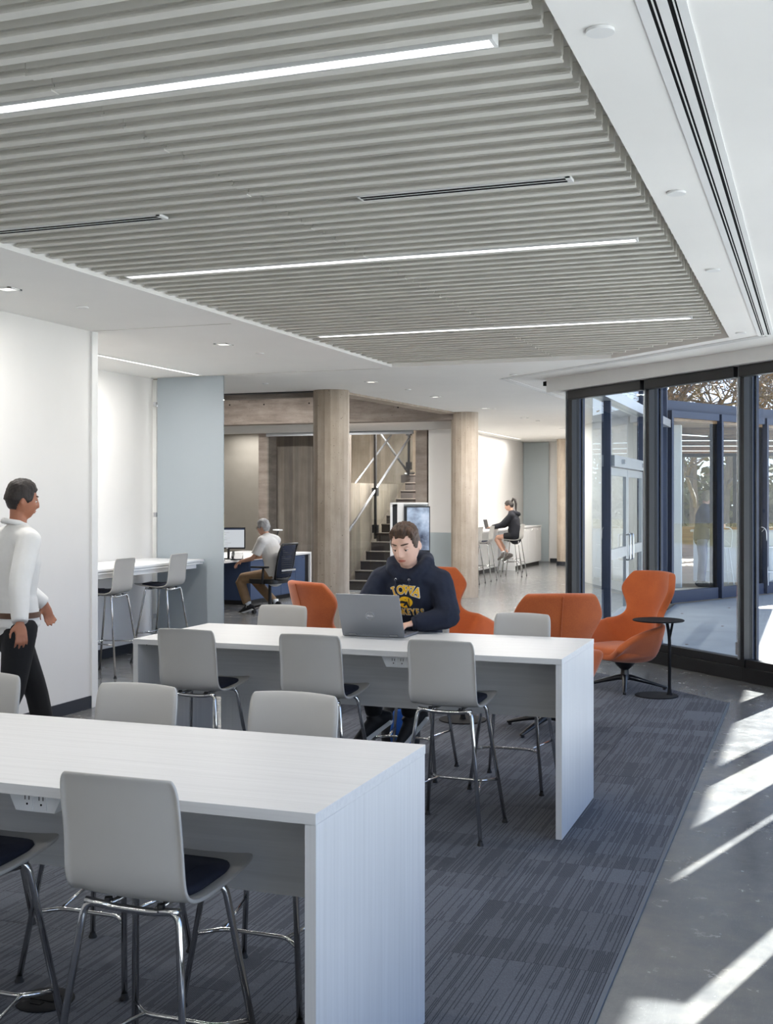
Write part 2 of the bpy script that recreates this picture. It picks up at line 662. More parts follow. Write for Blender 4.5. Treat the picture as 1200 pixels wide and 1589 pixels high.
        if smooth:
            me.polygons.foreach_set('use_smooth', [True] * len(me.polygons))
            if smooth == 'auto':
                me.set_sharp_from_angle(angle=math.radians(38))
        me.update()
        return me

    def build(self, name, m=None, parent=None, smooth=False, bevel=0.0, seg=2, weld=0.0):
        o = bpy.data.objects.new(name, self.mesh(name, m, smooth, bevel, seg, weld))
        C.objects.link(o)
        if parent is not None:
            o.parent = parent
        return o


def bx(*a):
    return MB().box(*a)


def tag(o, label=None, cat=None, group=None, kind=None):
    if label:
        o['label'] = label
    if cat:
        o['category'] = cat
    if group:
        o['group'] = group
    if kind:
        o['kind'] = kind
    return o


def thing(name, label, cat, loc=(0, 0, 0), rz=0.0, group=None):
    o = bpy.data.objects.new(name, None)
    C.objects.link(o)
    o.location = loc
    o.rotation_euler = (0, 0, rz)
    o.empty_display_size = 0.1
    return tag(o, label, cat, group)


def struct(o):
    o['kind'] = 'structure'
    return o


def copy_tree(o, parent=None):
    c = o.copy()
    C.objects.link(c)
    if parent is not None:
        c.parent = parent
    for ch in list(o.children):
        copy_tree(ch, c)
    return c


def evaluated(o):
    """replace an object's mesh by the result of its modifiers"""
    bpy.context.view_layer.update()
    dg = bpy.context.evaluated_depsgraph_get()
    me = bpy.data.meshes.new_from_object(o.evaluated_get(dg))
    old = o.data
    o.modifiers.clear()
    o.data = me
    bpy.data.meshes.remove(old)
    return o


def smooth_all(o):
    o.data.polygons.foreach_set('use_smooth', [True] * len(o.data.polygons))
    return o


def fuse(o, voxel, smooth=4):
    """voxel-fuse joined shapes into one continuous surface"""
    m = o.modifiers.new('r', 'REMESH')
    m.mode = 'VOXEL'
    m.voxel_size = voxel
    if smooth:
        s = o.modifiers.new('s', 'SMOOTH')
        s.factor = 0.5
        s.iterations = smooth
    mats = list(o.data.materials)
    evaluated(o)
    o.data.materials.clear()
    for q in mats:
        o.data.materials.append(q)
    return smooth_all(o)


def round_poly(pts, r, seg=5):
    """round the corners of a 2-D polygon"""
    out = []
    n = len(pts)
    for i in range(n):
        p, a, b = Vector(pts[i]), Vector(pts[i - 1]), Vector(pts[(i + 1) % n])
        da, db = (a - p).normalized(), (b - p).normalized()
        rr = min(r, (a - p).length * 0.45, (b - p).length * 0.45)
        p0, p1 = p + da * rr, p + db * rr
        for k in range(seg + 1):
            t = k / seg
            out.append(tuple((1 - t) ** 2 * p0 + 2 * t * (1 - t) * p + t * t * p1))
    return out


def fillet(pts, r, seg=5):
    """round the inner corners of a 3-D path"""
    pts = [Vector(p) for p in pts]
    out = [pts[0]]
    for i in range(1, len(pts) - 1):
        p, a, b = pts[i], pts[i - 1], pts[i + 1]
        rr = min(r, (a - p).length * 0.45, (b - p).length * 0.45)
        p0, p1 = p + (a - p).normalized() * rr, p + (b - p).normalized() * rr
        for k in range(seg + 1):
            t = k / seg
            out.append((1 - t) ** 2 * p0 + 2 * t * (1 - t) * p + t * t * p1)
    out.append(pts[-1])
    return out


def clip_poly(poly, a, b, c):
    """keep the part of a 2-D polygon where a*x + b*y <= c"""
    out = []
    for i in range(len(poly)):
        p, q = poly[i], poly[(i + 1) % len(poly)]
        dp, dq = a * p[0] + b * p[1] - c, a * q[0] + b * q[1] - c
        if dp <= 0:
            out.append(p)
        if (dp < 0 < dq) or (dq < 0 < dp):
            t = dp / (dp - dq)
            out.append((p[0] + t * (q[0] - p[0]), p[1] + t * (q[1] - p[1])))
    return out


def text_mesh(body, size, extrude=0.0, offset=0.0, align='CENTER'):
    cu = bpy.data.curves.new('lettering', 'FONT')
    cu.body = body
    cu.size = size
    cu.extrude = extrude
    cu.offset = offset
    cu.align_x = align
    cu.align_y = 'CENTER'
    o = bpy.data.objects.new('lettering', cu)
    C.objects.link(o)
    bpy.context.view_layer.update()
    me = bpy.data.meshes.new_from_object(o.evaluated_get(bpy.context.evaluated_depsgraph_get()))
    vs = [tuple(v.co) for v in me.vertices]
    fs = [tuple(p.vertices) for p in me.polygons]
    bpy.data.objects.remove(o)
    bpy.data.curves.remove(cu)
    bpy.data.meshes.remove(me)
    return vs, fs

# ================================================================== THE ROOM
def zc(x, y):
    """ceiling height: level near, rising a little beyond the joint at y 11.7"""
    return 3.08 + 0.12 * min(max((y - 11.7) / 8.3, 0), 1)


FT, FN = Vector((-0.70711, 0.70711, 0)), Vector((0.70711, 0.70711, 0))


def FP(s, n, z=0.0):
    """point on the slanted glass front: s along it from its right corner, n outwards"""
    p = Vector((0.7, 10.27, 0)) + FT * s + FN * n
    return Vector((p.x, p.y, z))


def fbox(mb, s0, s1, n0, n1, z0, z1):
    vs = [FP(s, n, z) for z in (z0, z1) for n in (n0, n1) for s in (s0, s1)]
    return mb.add(vs, [(0, 2, 3, 1), (4, 5, 7, 6), (0, 1, 5, 4), (2, 6, 7, 3), (0, 4, 6, 2), (1, 3, 7, 5)])


# floor
floor = struct(MB().prism([(-12, -5), (0.7, -5), (0.7, 10.27), (-2.69, 13.66), (-2.45, 13.66), (-2.45, 33), (-12, 33)], -0.2, 0.0).build('floor', M['floor']))

# ceiling with the recess the slats sit in
RX0, RX1, RY0, RY1, RC = -4.17, -0.70, -4.2, 11.62, 9.73
recess = [(RX0, RY0), (RX1, RY0), (RX1, RC - RX1), (RC - RY1, RY1), (RX0, RY1)]
cm = MB()
cm.prism([(-7.4, -5), (0.75, -5), (0.75, 10.27), (-0.68, 11.7), (-7.4, 11.7)], zc, lambda x, y: 3.19, holes=[recess])
cm.prism([(-11.6, 11.7), (-0.68, 11.7), (-2.62, 13.64), (-2.47, 20.7), (-4.6, 24.6), (-5.6, 31.2), (-7.6, 31.2), (-7.6, 25.4), (-7.45, 23.35), (-6.57, 21.6), (-6.57, 20.2), (-5.86, 20.2), (-5.86, 14.36), (-11.6, 14.36)],
         zc, lambda x, y: zc(x, y) + 0.11)
ceiling = struct(cm.build('ceiling', M['ceiling']))
struct(bx(RX0 - 0.1, RY0 - 0.1, 3.191, RX1 + 0.1, RY1 + 0.1, 3.23).build('ceiling_recess_back', M['slat'], ceiling))
# thin joint line across the plaster at y 11.7
struct(bx(-7.1, 11.69, 3.0775, -4.3, 11.705, 3.0805).build('trim_ceiling_joint', M['slat'], ceiling))
struct(bx(-5.57, 8.26, 3.0775, -4.3, 8.272, 3.0805).build('trim_ceiling_seam', M['slat'], ceiling))

# the slats: each row is two pieces butted at x -2.44
PITCH = 0.1465


def slat_mesh(x0, x1, skew=None):
    b = MB()
    sk0, sk1 = (skew or (x1, x1))
    # upright web, then the wider lip at its foot
    vs = []
    for y, z0, z1, w0, w1 in ((0, 3.124, 3.189, -0.022, 0.018), (0, 3.108, 3.124, -0.008, 0.008), (0, 3.100, 3.108, -0.0235, 0.0215)):
        n = len(b.v)
        b.box(x0, w0, z0, x1, w1, z1)
    return b


slat_cache = {}
row, y = 0, 1.49
y = 3.258 - 14 * PITCH
while y < RY1 - 0.05:
    row += 1
    xr = min(RX1 - 0.055, RC - y - 0.12)
    xl = RX0 + 0.012
    joint = -2.44 + (0.0 if row % 3 else 0.003)
    spans = [(xl, joint - 0.0015), (joint + 0.0015, xr)]
    for k, (a, c) in enumerate(spans):
        if c - a < 0.05:
            continue
        key = (round(a, 3), round(c, 3))
        if key not in slat_cache:
            slat_cache[key] = slat_mesh(a, c).mesh('slat', M['slat'])
        o = bpy.data.objects.new('slat', slat_cache[key])
        C.objects.link(o)
        o.location = (0, y, (0.003 if (row * 7 + k * 3) % 5 == 0 else 0.0))
        o.parent = ceiling
    y += PITCH

# walls
wall_left = struct(bx(-7.3, -5, 0, -5.583, 8.255, 3.2).build('wall_left', M['wall']))
struct(bx(-5.583, -5, 0, -5.571, 8.255, 0.1).build('baseboard_left', M['baseboard']))
struct(bx(-5.62, 8.256, 0, -5.565, 8.34, 3.085).build('trim_wall_end', M['trim_white'], None, bevel=0.004))
wall_recess = struct(bx(-7.34, 8.26, 0, -7.17, 11.86, 3.2).build('wall_recess', M['wall']))
struct(bx(-7.17, 8.26, 0, -7.158, 11.84, 0.1).build('baseboard_recess', M['baseboard']))
struct(bx(-7.18, 11.84, 0, -7.12, 11.88, 3.07).build('trim_recess_end', M['trim_white'], None))
struct(bx(-7.34, 11.885, 0, -7.06, 12.1, 3.2).build('wall_pier', M['column'], None))
struct(bx(-11.7, 11.95, 0, -7.35, 12.1, 3.3).build('wall_office_front', M['wall']))
struct(bx(-11.8, 12.1, 0, -11.6, 33, 4.1).build('wall_office_side', M['gray_wall']))
struct(bx(-11.6, 21.2, 0, -9.72, 21.35, 4.1).build('wall_office_back', M['gray_wall']))
struct(bx(-7.3, -5.15, 0, 0.8, -5, 3.2).build('wall_back', M['wall']))
board_wall = struct(bx(-9.95, 20.62, 0, -8.32, 20.9, 4.1).build('wall_board_formed', M['board']))
struct(bx(-9.93, 20.2, 0, -9.72, 20.55, 4.1).build('wall_pillar_office', M['beam']))
struct(bx(-8.46, 20.9, 0, -8.32, 23.6, 2.0).build('wall_stair_side', M['stairwall']))
struct(bx(-10.6, 25.3, 0, -7.72, 25.5, 4.1).build('wall_stair_back', M['stairwall']))
struct(bx(-10.2, 21.4, 0, -10.05, 25.3, 4.1).build('wall_stair_left', M['stairwall']))
struct(bx(-6.80, 20.22, 0, -6.59, 20.6, 3.0).build('wall_pillar_stair', M['beam']))
struct(bx(-6.585, 20.3, 0, -6.56, 20.5, 3.0).build('trim_stair_dark', M['black']))
struct(bx(-6.55, 20.2, 0, -6.09, 21.4, 3.3).build('wall_end_block', M['wall']))
struct(MB().prism([(-6.57, 20.62), (-6.55, 21.6), (-7.38, 23.4), (-7.60, 25.5), (-7.72, 25.3), (-7.52, 23.3)], 0, 3.9).build('wall_stair_right', M['wall']))
struct(bx(-11.6, 20.02, 2.93, -6.05, 20.2, 3.09).build('wall_bulkhead', M['wall']))
struct(bx(-11.7, 14.3, 3.75, -5.7, 25.5, 3.95).build('ceiling_upper', M['beam']))
struct(bx(-11.6, 14.36, 3.05, -6.1, 14.5, 3.75).build('wall_void_front', M['beam']))
struct(bx(-9.72, 20.09, 2.865, -6.81, 20.14, 2.93).build('trim_partition_head', M['alum']))
struct(bx(-11.6, 20.2, 3.0, -9.9, 21.2, 3.05).build('ceiling_office', M['gray_wall']))
wall_far = struct(bx(-7.6, 25.52, 0, -7.4, 31.1, 3.3).build('wall_far_side', M['wall']))
struct(bx(-7.6, 31.1, 0, -5.6, 31.3, 3.3).build('wall_far_end', M['wall']))
struct(bx(-6.68, 31.088, 0, -5.62, 31.1, 0.1).build('baseboard_far', M['baseboard']))
struct(MB().prism([(-5.56, 31.3), (-4.62, 24.62), (-2.62, 20.72), (-2.46, 20.72), (-2.46, 20.6), (-2.7, 20.6), (-4.75, 24.6), (-5.72, 31.3)], 0, 3.3).build('wall_far_right', M['wall']))

# beams over the columns
beam = struct(bx(-11.6, 19.55, 3.065, -5.75, 19.95, 3.74).build('beam_concrete', M['beam']))
hm = MB()
for x, z in ((-7.5, 3.45), (-8.6, 3.42), (-9.5, 3.42), (-10.2, 3.43), (-6.9, 3.3)):
    hm.tube([(x, 19.56, z), (x, 19.543, z)], 0.014, 8)
struct(hm.build('form_tie_hole', M['hole'], beam))
struct(MB().prism([(-6.12, 14.36), (-5.862, 14.36), (-5.862, 19.6), (-6.12, 19.6)], lambda x, y: zc(x, y) - 0.03, 3.74).build('beam_edge', M['column'], None))
struct(MB().prism([(-11.6, 14.22), (-5.9, 14.22), (-5.9, 14.358), (-11.6, 14.358)], lambda x, y: zc(x, y) - 0.012, lambda x, y: zc(x, y)).build('trim_void_edge', M['black']))


def column(name, x, y, h, r=0.235):
    b = MB()
    n = 16
    vs = []
    pts = []
    for k in range(n):
        a0, a1 = 2 * PI * k / n, 2 * PI * (k + 1) / n
        rr = r * (1.0 + 0.012 * math.sin(k * 2.7))
        g = 0.035
        pts.append((x + rr * math.cos(a0 + g), y + rr * math.sin(a0 + g)))
        pts.append((x + rr * math.cos(a1 - g), y + rr * math.sin(a1 - g)))
    b.prism(pts, 0, h)
    return struct(b.build(name, M['column']))


column('column_concrete', -5.965, 14.227 + 0.05, 3.16)
column('column_concrete', -5.736, 19.728, 3.24)
column('column_concrete', -5.974, 29.75, 3.28)
struct(MB().lathe([(0.25, 0.0), (0.25, 0.1), (0.24, 0.105)], 20, (-5.974, 29.75)).build('baseboard_column', M['baseboard']))

# ------------------------------------------------------------------ slanted glass front
front = struct(fbox(MB(), -0.05, 5.0, -0.2, 0.12, 2.95, 3.3).build('wall_front_header', M['trim_white']))
struct(fbox(MB(), -0.05, 4.79, 0.125, 0.3, 2.98, 6.0).build('wall_front_upper', M['mullion']))
struct(fbox(MB(), 4.995, 5.09, -0.19, 0.1, 3.035, 3.085).build('trim_header_gap', M['hole']))
MULL = [(0.0, 0.06), (0.48, 0.06), (1.84, 0.06), (3.26, 0.06), (4.69, 0.10)]
for i in range(4):
    s0, s1 = MULL[i][0] + MULL[i][1], MULL[i + 1][0]
    w = tag(fbox(MB(), s0, s1, 0.012, 0.024, 0.2, 2.87).build('window_%d' % (i + 1), M['glass']), kind='structure')
    fbox(MB(), s0, s1, -0.04, 0.045, 0.13, 0.205).build('bottom_rail', M['mullion'], w, bevel=0.004)
    fbox(MB(), s0 - 0.06, s1 + 0.001, -0.07, 0.05, 0.0, 0.13).build('sill', M['mullion'], w, bevel=0.004)
    c = fbox(MB(), s0 + 0.005, s1 - 0.005, -0.125, -0.03, 2.845, 2.948).build('shade_cassette', M['mullion'], w, bevel=0.008)
    fbox(MB(), s0, s1, 0.046, 0.13, 0.1, 0.19).build('outer_sill', M['mullion_out'], w)
    if i >= 1:
        # loop of bead chain for the roller shade with its tension clip at the foot
        ch = MB()
        ch.tube([FP(s0 + 0.012, -0.06, 2.85), FP(s0 + 0.012, -0.06, 0.36)], 0.0035, 5)
        ch.tube([FP(s0 + 0.028, -0.06, 2.85), FP(s0 + 0.028, -0.06, 0.36)], 0.0035, 5)
        ch.build('shade_chain', M['steel'], w)
        cl = MB()
        fbox(cl, s0 + 0.004, s0 + 0.036, -0.075, -0.045, 0.24, 0.36)
        cl.build('chain_clip', M['alum'], w, bevel=0.005)
for i, (s, wd) in enumerate(MULL):
    w = struct(fbox(MB(), s, s + wd, -0.055, 0.034, 0.0, 2.95).build('window_mullion', M['mullion']))
    fbox(MB(), s - 0.004, s + wd * 0.45, 0.035, 0.05, 0.0, 2.97).build('gasket', M['black'], w)
    fbox(MB(), s + 0.005, s + wd - 0.005, 0.051, 0.08, 0.0, 2.97).build('outer_cap', M['mullion_out'], w)
    fbox(MB(), s - 0.012, s + wd * 0.8, 0.081, 0.092, 0.0, 2.97).build('cap_strip', M['black'], w)
    fbox(MB(), s - 0.004, s + wd - 0.008, 0.093, 0.122, 0.0, 2.97).build('fin', M['mullion_out'], w)
    fbox(MB(), s + wd - 0.012, s + wd + 0.002, -0.075, -0.056, 0.2, 2.95).build('shade_guide', M['alum'], w)
# solid panel added out of view to end the sun patch on the floor
struct(fbox(MB(), 1.17, 1.44, 0.03, 0.12, 0.0, 2.97).build('wall_sun_block', M['mullion_out']))

# straight glass wall to the right, its unseen fins placed to cut the sun into streaks
for i, (y0, y1) in enumerate(((9.46, 10.2), (7.3, 9.40), (5.16, 7.24), (3.0, 5.1), (0.85, 2.94), (-1.3, 0.79), (-3.45, -1.36), (-5, -3.51))):
    w = tag(bx(0.712, y0 + 0.03, 0.2, 0.724, y1, 2.87).build('window_%d' % (i + 6), M['glass']), kind='structure')
    bx(0.66, y0 + 0.03, 0.0, 0.75, y1, 0.2).build('sill', M['mullion'], w)
    bx(0.62, y0 + 0.03, 2.85, 0.7, y1, 2.95).build('shade_cassette', M['mullion'], w)
    f = struct(bx(0.65, y0 - 0.03, 0.0, 0.75, y0 + 0.02, 2.95).build('window_mullion', M['mullion']))
    bx(0.75, y0 - 0.02, 0.0, 1.21 if y0 > 9 else 1.2, y0 + 0.02, 3.0).build('fin', M['alum'], f)
struct(bx(0.68, 10.2, 0, 0.83, 10.32, 3.0).build('window_corner_post', M['mullion']))
struct(bx(0.6, -5, 2.95, 0.86, 10.35, 3.3).build('wall_right_header', M['trim_white']))
struct(bx(0.7, -5, 3.0, 0.8, 10.3, 6.0).build('wall_right_upper', M['mullion']))
struct(bx(-12, -6, 6.0, 2.67, 31.5, 6.4).build('roof', M['pave']))  # unseen slab, overhang shaped to shade the plaza and trim the floor sun

# ------------------------------------------------------------------ carpet of tiles
carpet = thing('carpet', 'charcoal striped carpet of square tiles lying under the white tables on the concrete floor', 'carpet')
CX1, CC = -0.70, 9.56
base_poly = [(-3.9, -4.5), (CX1, -4.5), (CX1, CC - CX1), (-3.05, CC + 3.05), (-3.9, 12.4)]
base_poly = [(-4.05, -4.5), (CX1, -4.5), (CX1, CC - CX1), (-3.0, CC + 3.0), (-4.05, 8.65)]
T = 0.61


def clip_to(poly, region):
    n = len(region)
    for i in range(n):
        (x0, y0), (x1, y1) = region[i], region[(i + 1) % n]
        a, b = (y1 - y0), -(x1 - x0)
        poly = clip_poly(poly, a, b, a * x0 + b * y0)
        if len(poly) < 3:
            return None
    return poly


tile_cache = {}
for i in range(-1, 7):
    for j in range(-9, 24):
        x1 = CX1 - i * T
        x0 = x1 - T
        y0 = j * T + (0.305 if i % 2 else 0.0)
        g = 0.0009
        q = clip_to([(x0 + g, y0 + g), (x1 - g, y0 + g), (x1 - g, y0 + T - g), (x0 + g, y0 + T - g)], base_poly)
        if not q:
            continue
        full = len(q) == 4 and abs((max(p[0] for p in q) - min(p[0] for p in q)) - (T - 2 * g)) < 1e-6 and abs((max(p[1] for p in q) - min(p[1] for p in q)) - (T - 2 * g)) < 1e-6
        if full:
            me = tile_cache.get('t')
            if me is None:
                me = MB().box(0, 0, 0.0005, T - 2 * g, T - 2 * g, 0.008).mesh('carpet_tile', M['carpet'])
                tile_cache['t'] = me
            o = bpy.data.objects.new('carpet_tile', me)
            o.location = (x0 + g, y0 + g, 0)
        else:
            cx, cy = q[0]
            me = MB().prism([(p[0] - cx, p[1] - cy) for p in q], 0.0005, 0.008).mesh('carpet_tile', M['carpet'])
            o = bpy.data.objects.new('carpet_tile', me)
            o.location = (cx, cy, 0)
        C.objects.link(o)
        o.parent = carpet
bx(CX1 + 0.0005, -4.5, 0.0003, CX1 + 0.021, CC - CX1, 0.009).build('edge_strip', M['carpet_edge'], carpet, bevel=0.003)

# ------------------------------------------------------------------ ceiling fittings
for i, (y, x0, x1, lab) in enumerate(((3.478, -3.95, -0.915, 'long glowing strip light in the slatted ceiling, the nearest to the camera'),
                                      (6.408, -4.06, -0.90, 'long glowing strip light in the slatted ceiling, the middle one of three in view'),
                                      (9.338, -4.02, -0.90, 'long glowing strip light in the slatted ceiling, the farthest and smallest looking'))):
    t = thing('strip_light', lab, 'light', ((x0 + x1) / 2, y, 3.096), 0, 'strip lights in the slats')
    L = (x1 - x0)
    hb = MB().box(-L / 2, -0.036, 0, L / 2, -0.029, 0.088).box(-L / 2, 0.029, 0, L / 2, 0.036, 0.088)
    hb.box(-L / 2, -0.029, 0, -L / 2 + 0.012, 0.029, 0.088).box(L / 2 - 0.012, -0.029, 0, L / 2, 0.029, 0.088)
    hb.build('housing', M['trim_white'], t)
    bx(-L / 2 + 0.012, -0.028, 0.004, L / 2 - 0.012, 0.028, 0.02).build('diffuser', M['strip'], t)
for x0, x1, y, lab in ((-4.12, -3.02, 5.089, 'twin slot air diffuser between the slats at the left edge'),
                       (-1.98, -1.0, 5.089, 'thin slot air diffuser between the slats toward the right')):
    t = thing('slot_diffuser', lab, 'vent', ((x0 + x1) / 2, y, 3.102), 0, 'air diffusers between the slats')
    L = x1 - x0
    bx(-L / 2, -0.036, -0.0045, L / 2, 0.036, 0.004).build('black_core', M['hole'], t)
    fr = MB()
    for yy in (-0.041, -0.003, 0.035):
        fr.box(-L / 2, yy, -0.006, L / 2, yy + 0.006, 0.006)
    fr.box(-L / 2 - 0.004, -0.041, -0.006, -L / 2 + 0.006, 0.041, 0.006).box(L / 2 - 0.02, -0.041, -0.006, L / 2 + 0.004, 0.041, 0.006)
    fr.build('frame', M['trim_white'], t)


def ceiling_slot(name, path, width, lab):
    """two black slots between white rails, let into the plaster"""
    t = thing(name, lab, 'vent', (path[0][0], path[0][1], zc(*path[0])))
    base = Vector((path[0][0], path[0][1], zc(*path[0])))
    bands = {'rail': [], 'slot': []}
    k = width / 0.132
    lay = [(-0.066, -0.036, 'rail'), (-0.036, -0.025, 'slot'), (-0.025, -0.021, 'rail'), (-0.021, -0.012, 'slot'), (-0.012, 0.016, 'rail'), (0.016, 0.03, 'slot'), (0.03, 0.034, 'rail'), (0.034, 0.040, 'slot'), (0.040, 0.066, 'rail')]
    n = len(path)
    for a, b, kind in lay:
        m = MB()
        for i in range(n - 1):
            p, q = Vector(path[i] + (0,)), Vector(path[i + 1] + (0,))
            d = (q - p).normalized()
            s = Vector((d.y, -d.x, 0))
            vs = []
            zz = 0.007 if kind == 'rail' else 0.002
            for pt in (p, q):
                zt = zc(pt.x, pt.y)
                for off in (a * k, b * k):
                    w = pt + s * off
                    vs += [(w.x - base.x, w.y - base.y, zt - zz - base.z), (w.x - base.x, w.y - base.y, zt + 0.004 - base.z)]
            m.add(vs, [(0, 2, 6, 4), (1, 5, 7, 3), (0, 4, 5, 1), (2, 3, 7, 6), (0, 1, 3, 2), (4, 6, 7, 5)])
        m.build('rail' if kind == 'rail' else 'black_slot', M['trim_white'] if kind == 'rail' else M['hole'], t)
    return t


ceiling_slot('linear_vent', [(-0.40, -4.8), (-0.40, 10.36)], 0.132, 'long black twin slot vent in the ceiling along the right side')
ceiling_slot('linear_vent', [(-0.42, 10.42), (-1.72, 11.7), (-3.40, 13.38)], 0.10, 'slanted slot vent in the ceiling parallel to the window wall')
ceiling_slot('linear_vent', [(-3.43, 13.42), (-3.43, 19.5), (-3.43, 26)], 0.10, 'slot vent in the far ceiling running away from the window corner')

DISC = [(-0.592, 3.443, 'round white ceiling cover plate nearest the camera, beside the slats'),
        (-0.588, 5.389, 'round white ceiling cover plate, second along the right side of the slats'),
        (-0.582, 7.291, 'round white ceiling cover plate, third along the right side of the slats'),
        (-0.590, 10.16, 'round white ceiling cover plate at the far right corner of the slats'),
        (-3.2, 12.95, 'round white ceiling cover plate near the bend of the slot vent'),
        (-4.92, 7.18, 'round white ceiling cover plate over the walking man side, nearest on the left'),
        (-4.93, 10.06, 'round white ceiling cover plate left of the slats, second from the left edge'),
        (-4.98, 14.5, 'round white ceiling cover plate just beyond the far corner of the slats'),
        (-6.25, 12.9, 'small round sprinkler cover above the concrete beam on the left'),
        (-5.0, 18.9, 'small round sprinkler cover in the far ceiling right of the second column'),
        (-5.05, 22.4, 'small round sprinkler cover in the far ceiling near the window frame')]
for x, y, lab in DISC:
    t = thing('ceiling_disc', lab, 'ceiling cover', (x, y, zc(x, y)), 0, 'round covers in the ceiling')
    r = 0.042 if 'near' in lab or 'round white' in lab else 0.035
    MB().lathe([(r * 0.985, -0.010), (r, -0.007), (r, -0.001)], 24).build('plate', M['trim_white'], t, smooth='auto')
    MB().lathe([(r * 0.8, -0.002), (r * 0.8, 0.002)], 20).build('collar', M['hole'], t)
SQ = [(-4.955, 6.394, 'square recessed downlight at the left edge above the walking man'),
      (-4.945, 9.359, 'square recessed downlight above the white bar table'),
      (-5.0, 13.2, 'square recessed downlight in front of the first concrete column'),
      (-5.05, 15.9, 'square recessed downlight between the two concrete columns'),
      (-5.1, 18.7, 'square recessed downlight right of the second concrete column'),
      (-5.1, 21.5, 'square recessed downlight over the way to the girl'),
      (-5.1, 25.0, 'square recessed downlight farthest away by the window frame')]
for x, y, lab in SQ:
    t = thing('downlight', lab, 'light', (x, y, zc(x, y)), 0, 'square downlights in a row')
    fr = MB()
    for a in range(4):
        fr.obox(Matrix.Rotation(a * PI / 2, 4, 'Z') @ Matrix.Translation((0, 0.055, -0.003)), 0.13, 0.02, 0.008)
    fr.build('trim', M['trim_white'], t)
    bx(-0.045, -0.045, -0.0025, 0.045, 0.045, -0.0005).build('lens', M['down'], t)
    ceiling_light('downlight_lamp', x, y, zc(x, y) - 0.012, 0.09, 0.09, 24)
for loc, L, lab in (((-6.43, 9.95, 3.078), 3.3, 'slim glowing wall wash light over the bar table by the glass screen'),
                    ((-7.05, 25.5, 3.198), 7.6, 'slim glowing wall wash light over the white wall where the girl sits')):
    t = thing('wall_wash_light', lab, 'light', loc)
    bx(-0.02, -L / 2, -0.004, 0.02, L / 2, 0.001).build('diffuser', M['wash'], t)
    fr = MB().box(-0.028, -L / 2, -0.007, -0.02, L / 2, 0.001).box(0.02, -L / 2, -0.007, 0.028, L / 2, 0.001)
    fr.build('frame', M['trim_white'], t)
    ceiling_light('wall_wash_lamp', loc[0], loc[1] - (0.35 if L < 5 else 0), loc[2] - 0.012, 0.04, L - (0.9 if L < 5 else 0), 60 if L < 5 else 65)
ceiling_light('office_area_light', -10.4, 20.75, 2.98, 1.1, 0.3, 26)
ceiling_light('office_area_light', -9.3, 17.5, 3.7, 1.2, 0.3, 170)  # added to brighten the office, no fixture here
ceiling_light('stair_fill_light', -7.95, 22.2, 3.7, 1.0, 1.0, 420)  # unseen fill added for the steps and stair wall
ceiling_light('far_fill_light', -5.6, 25.5, 3.185, 0.1, 5.0, 190)  # fill added to brighten the far room, no fixture built
ceiling_light('far_fill_light', -4.3, 17.5, 3.13, 0.1, 5.0, 190)  # second added fill, also without a fixture

# frosted glass screen at the end of the bar table
t = thing('glass_screen', 'tall pale blue frosted glass panel standing at the end of the bar table', 'glass panel', (-6.61, 11.72, 0))
bx(-0.42, -0.006, 0.03, 0.42, 0.006, 3.075).build('pane', M['frost'], t)
bx(-0.43, -0.02, 0, 0.43, 0.02, 0.04).build('floor_channel', M['alum'], t)
bx(0.4205, -0.006, 0.03, 0.423, 0.006, 3.075).build('pane_edge', M['glass_plain'], t)
for z in (0.35, 1.5, 2.75):
    bx(-0.46, -0.025, z, -0.425, 0.025, z + 0.05).build('clamp', M['steel'], t)
t = thing('glass_screen', 'low frosted glass band on the white wall left of the second column', 'glass panel', (-6.30, 20.14, 0))
bx(-0.25, -0.008, 0.02, 0.21, 0.008, 1.095).build('pane', M['frost_lit'], t)
bx(-0.25, -0.012, 0.0, 0.21, 0.05, 0.02).build('floor_channel', M['alum'], t)
t = thing('glass_screen', 'tall frosted glass panel on the far end wall behind the girl', 'glass panel', (-7.04, 31.03, 0))
bx(-0.35, -0.008, 0.02, 0.34, 0.008, 3.19).build('pane', M['frost_lit'], t)
bx(-0.36, -0.02, 0.0, 0.35, 0.05, 0.02).build('floor_channel', M['alum'], t)

# glazed partition in front of the stair
t = thing('glass_partition', 'clear glazed partition between the two concrete columns in front of the stair', 'glass partition', (-8.26, 20.12, 0))
bx(-1.45, -0.006, 0.0, -0.2, 0.006, 2.866).build('pane', M['glass_plain'], t)
bx(-0.18, -0.006, 0.0, 0.62, 0.006, 2.866).build('pane', M['glass_plain'], t)
bx(0.64, -0.006, 0.0, 1.44, 0.006, 2.866).build('pane', M['glass_plain'], t)
bx(-1.45, -0.02, 0.0, 1.44, 0.02, 0.02).build('floor_channel', M['alum'], t)

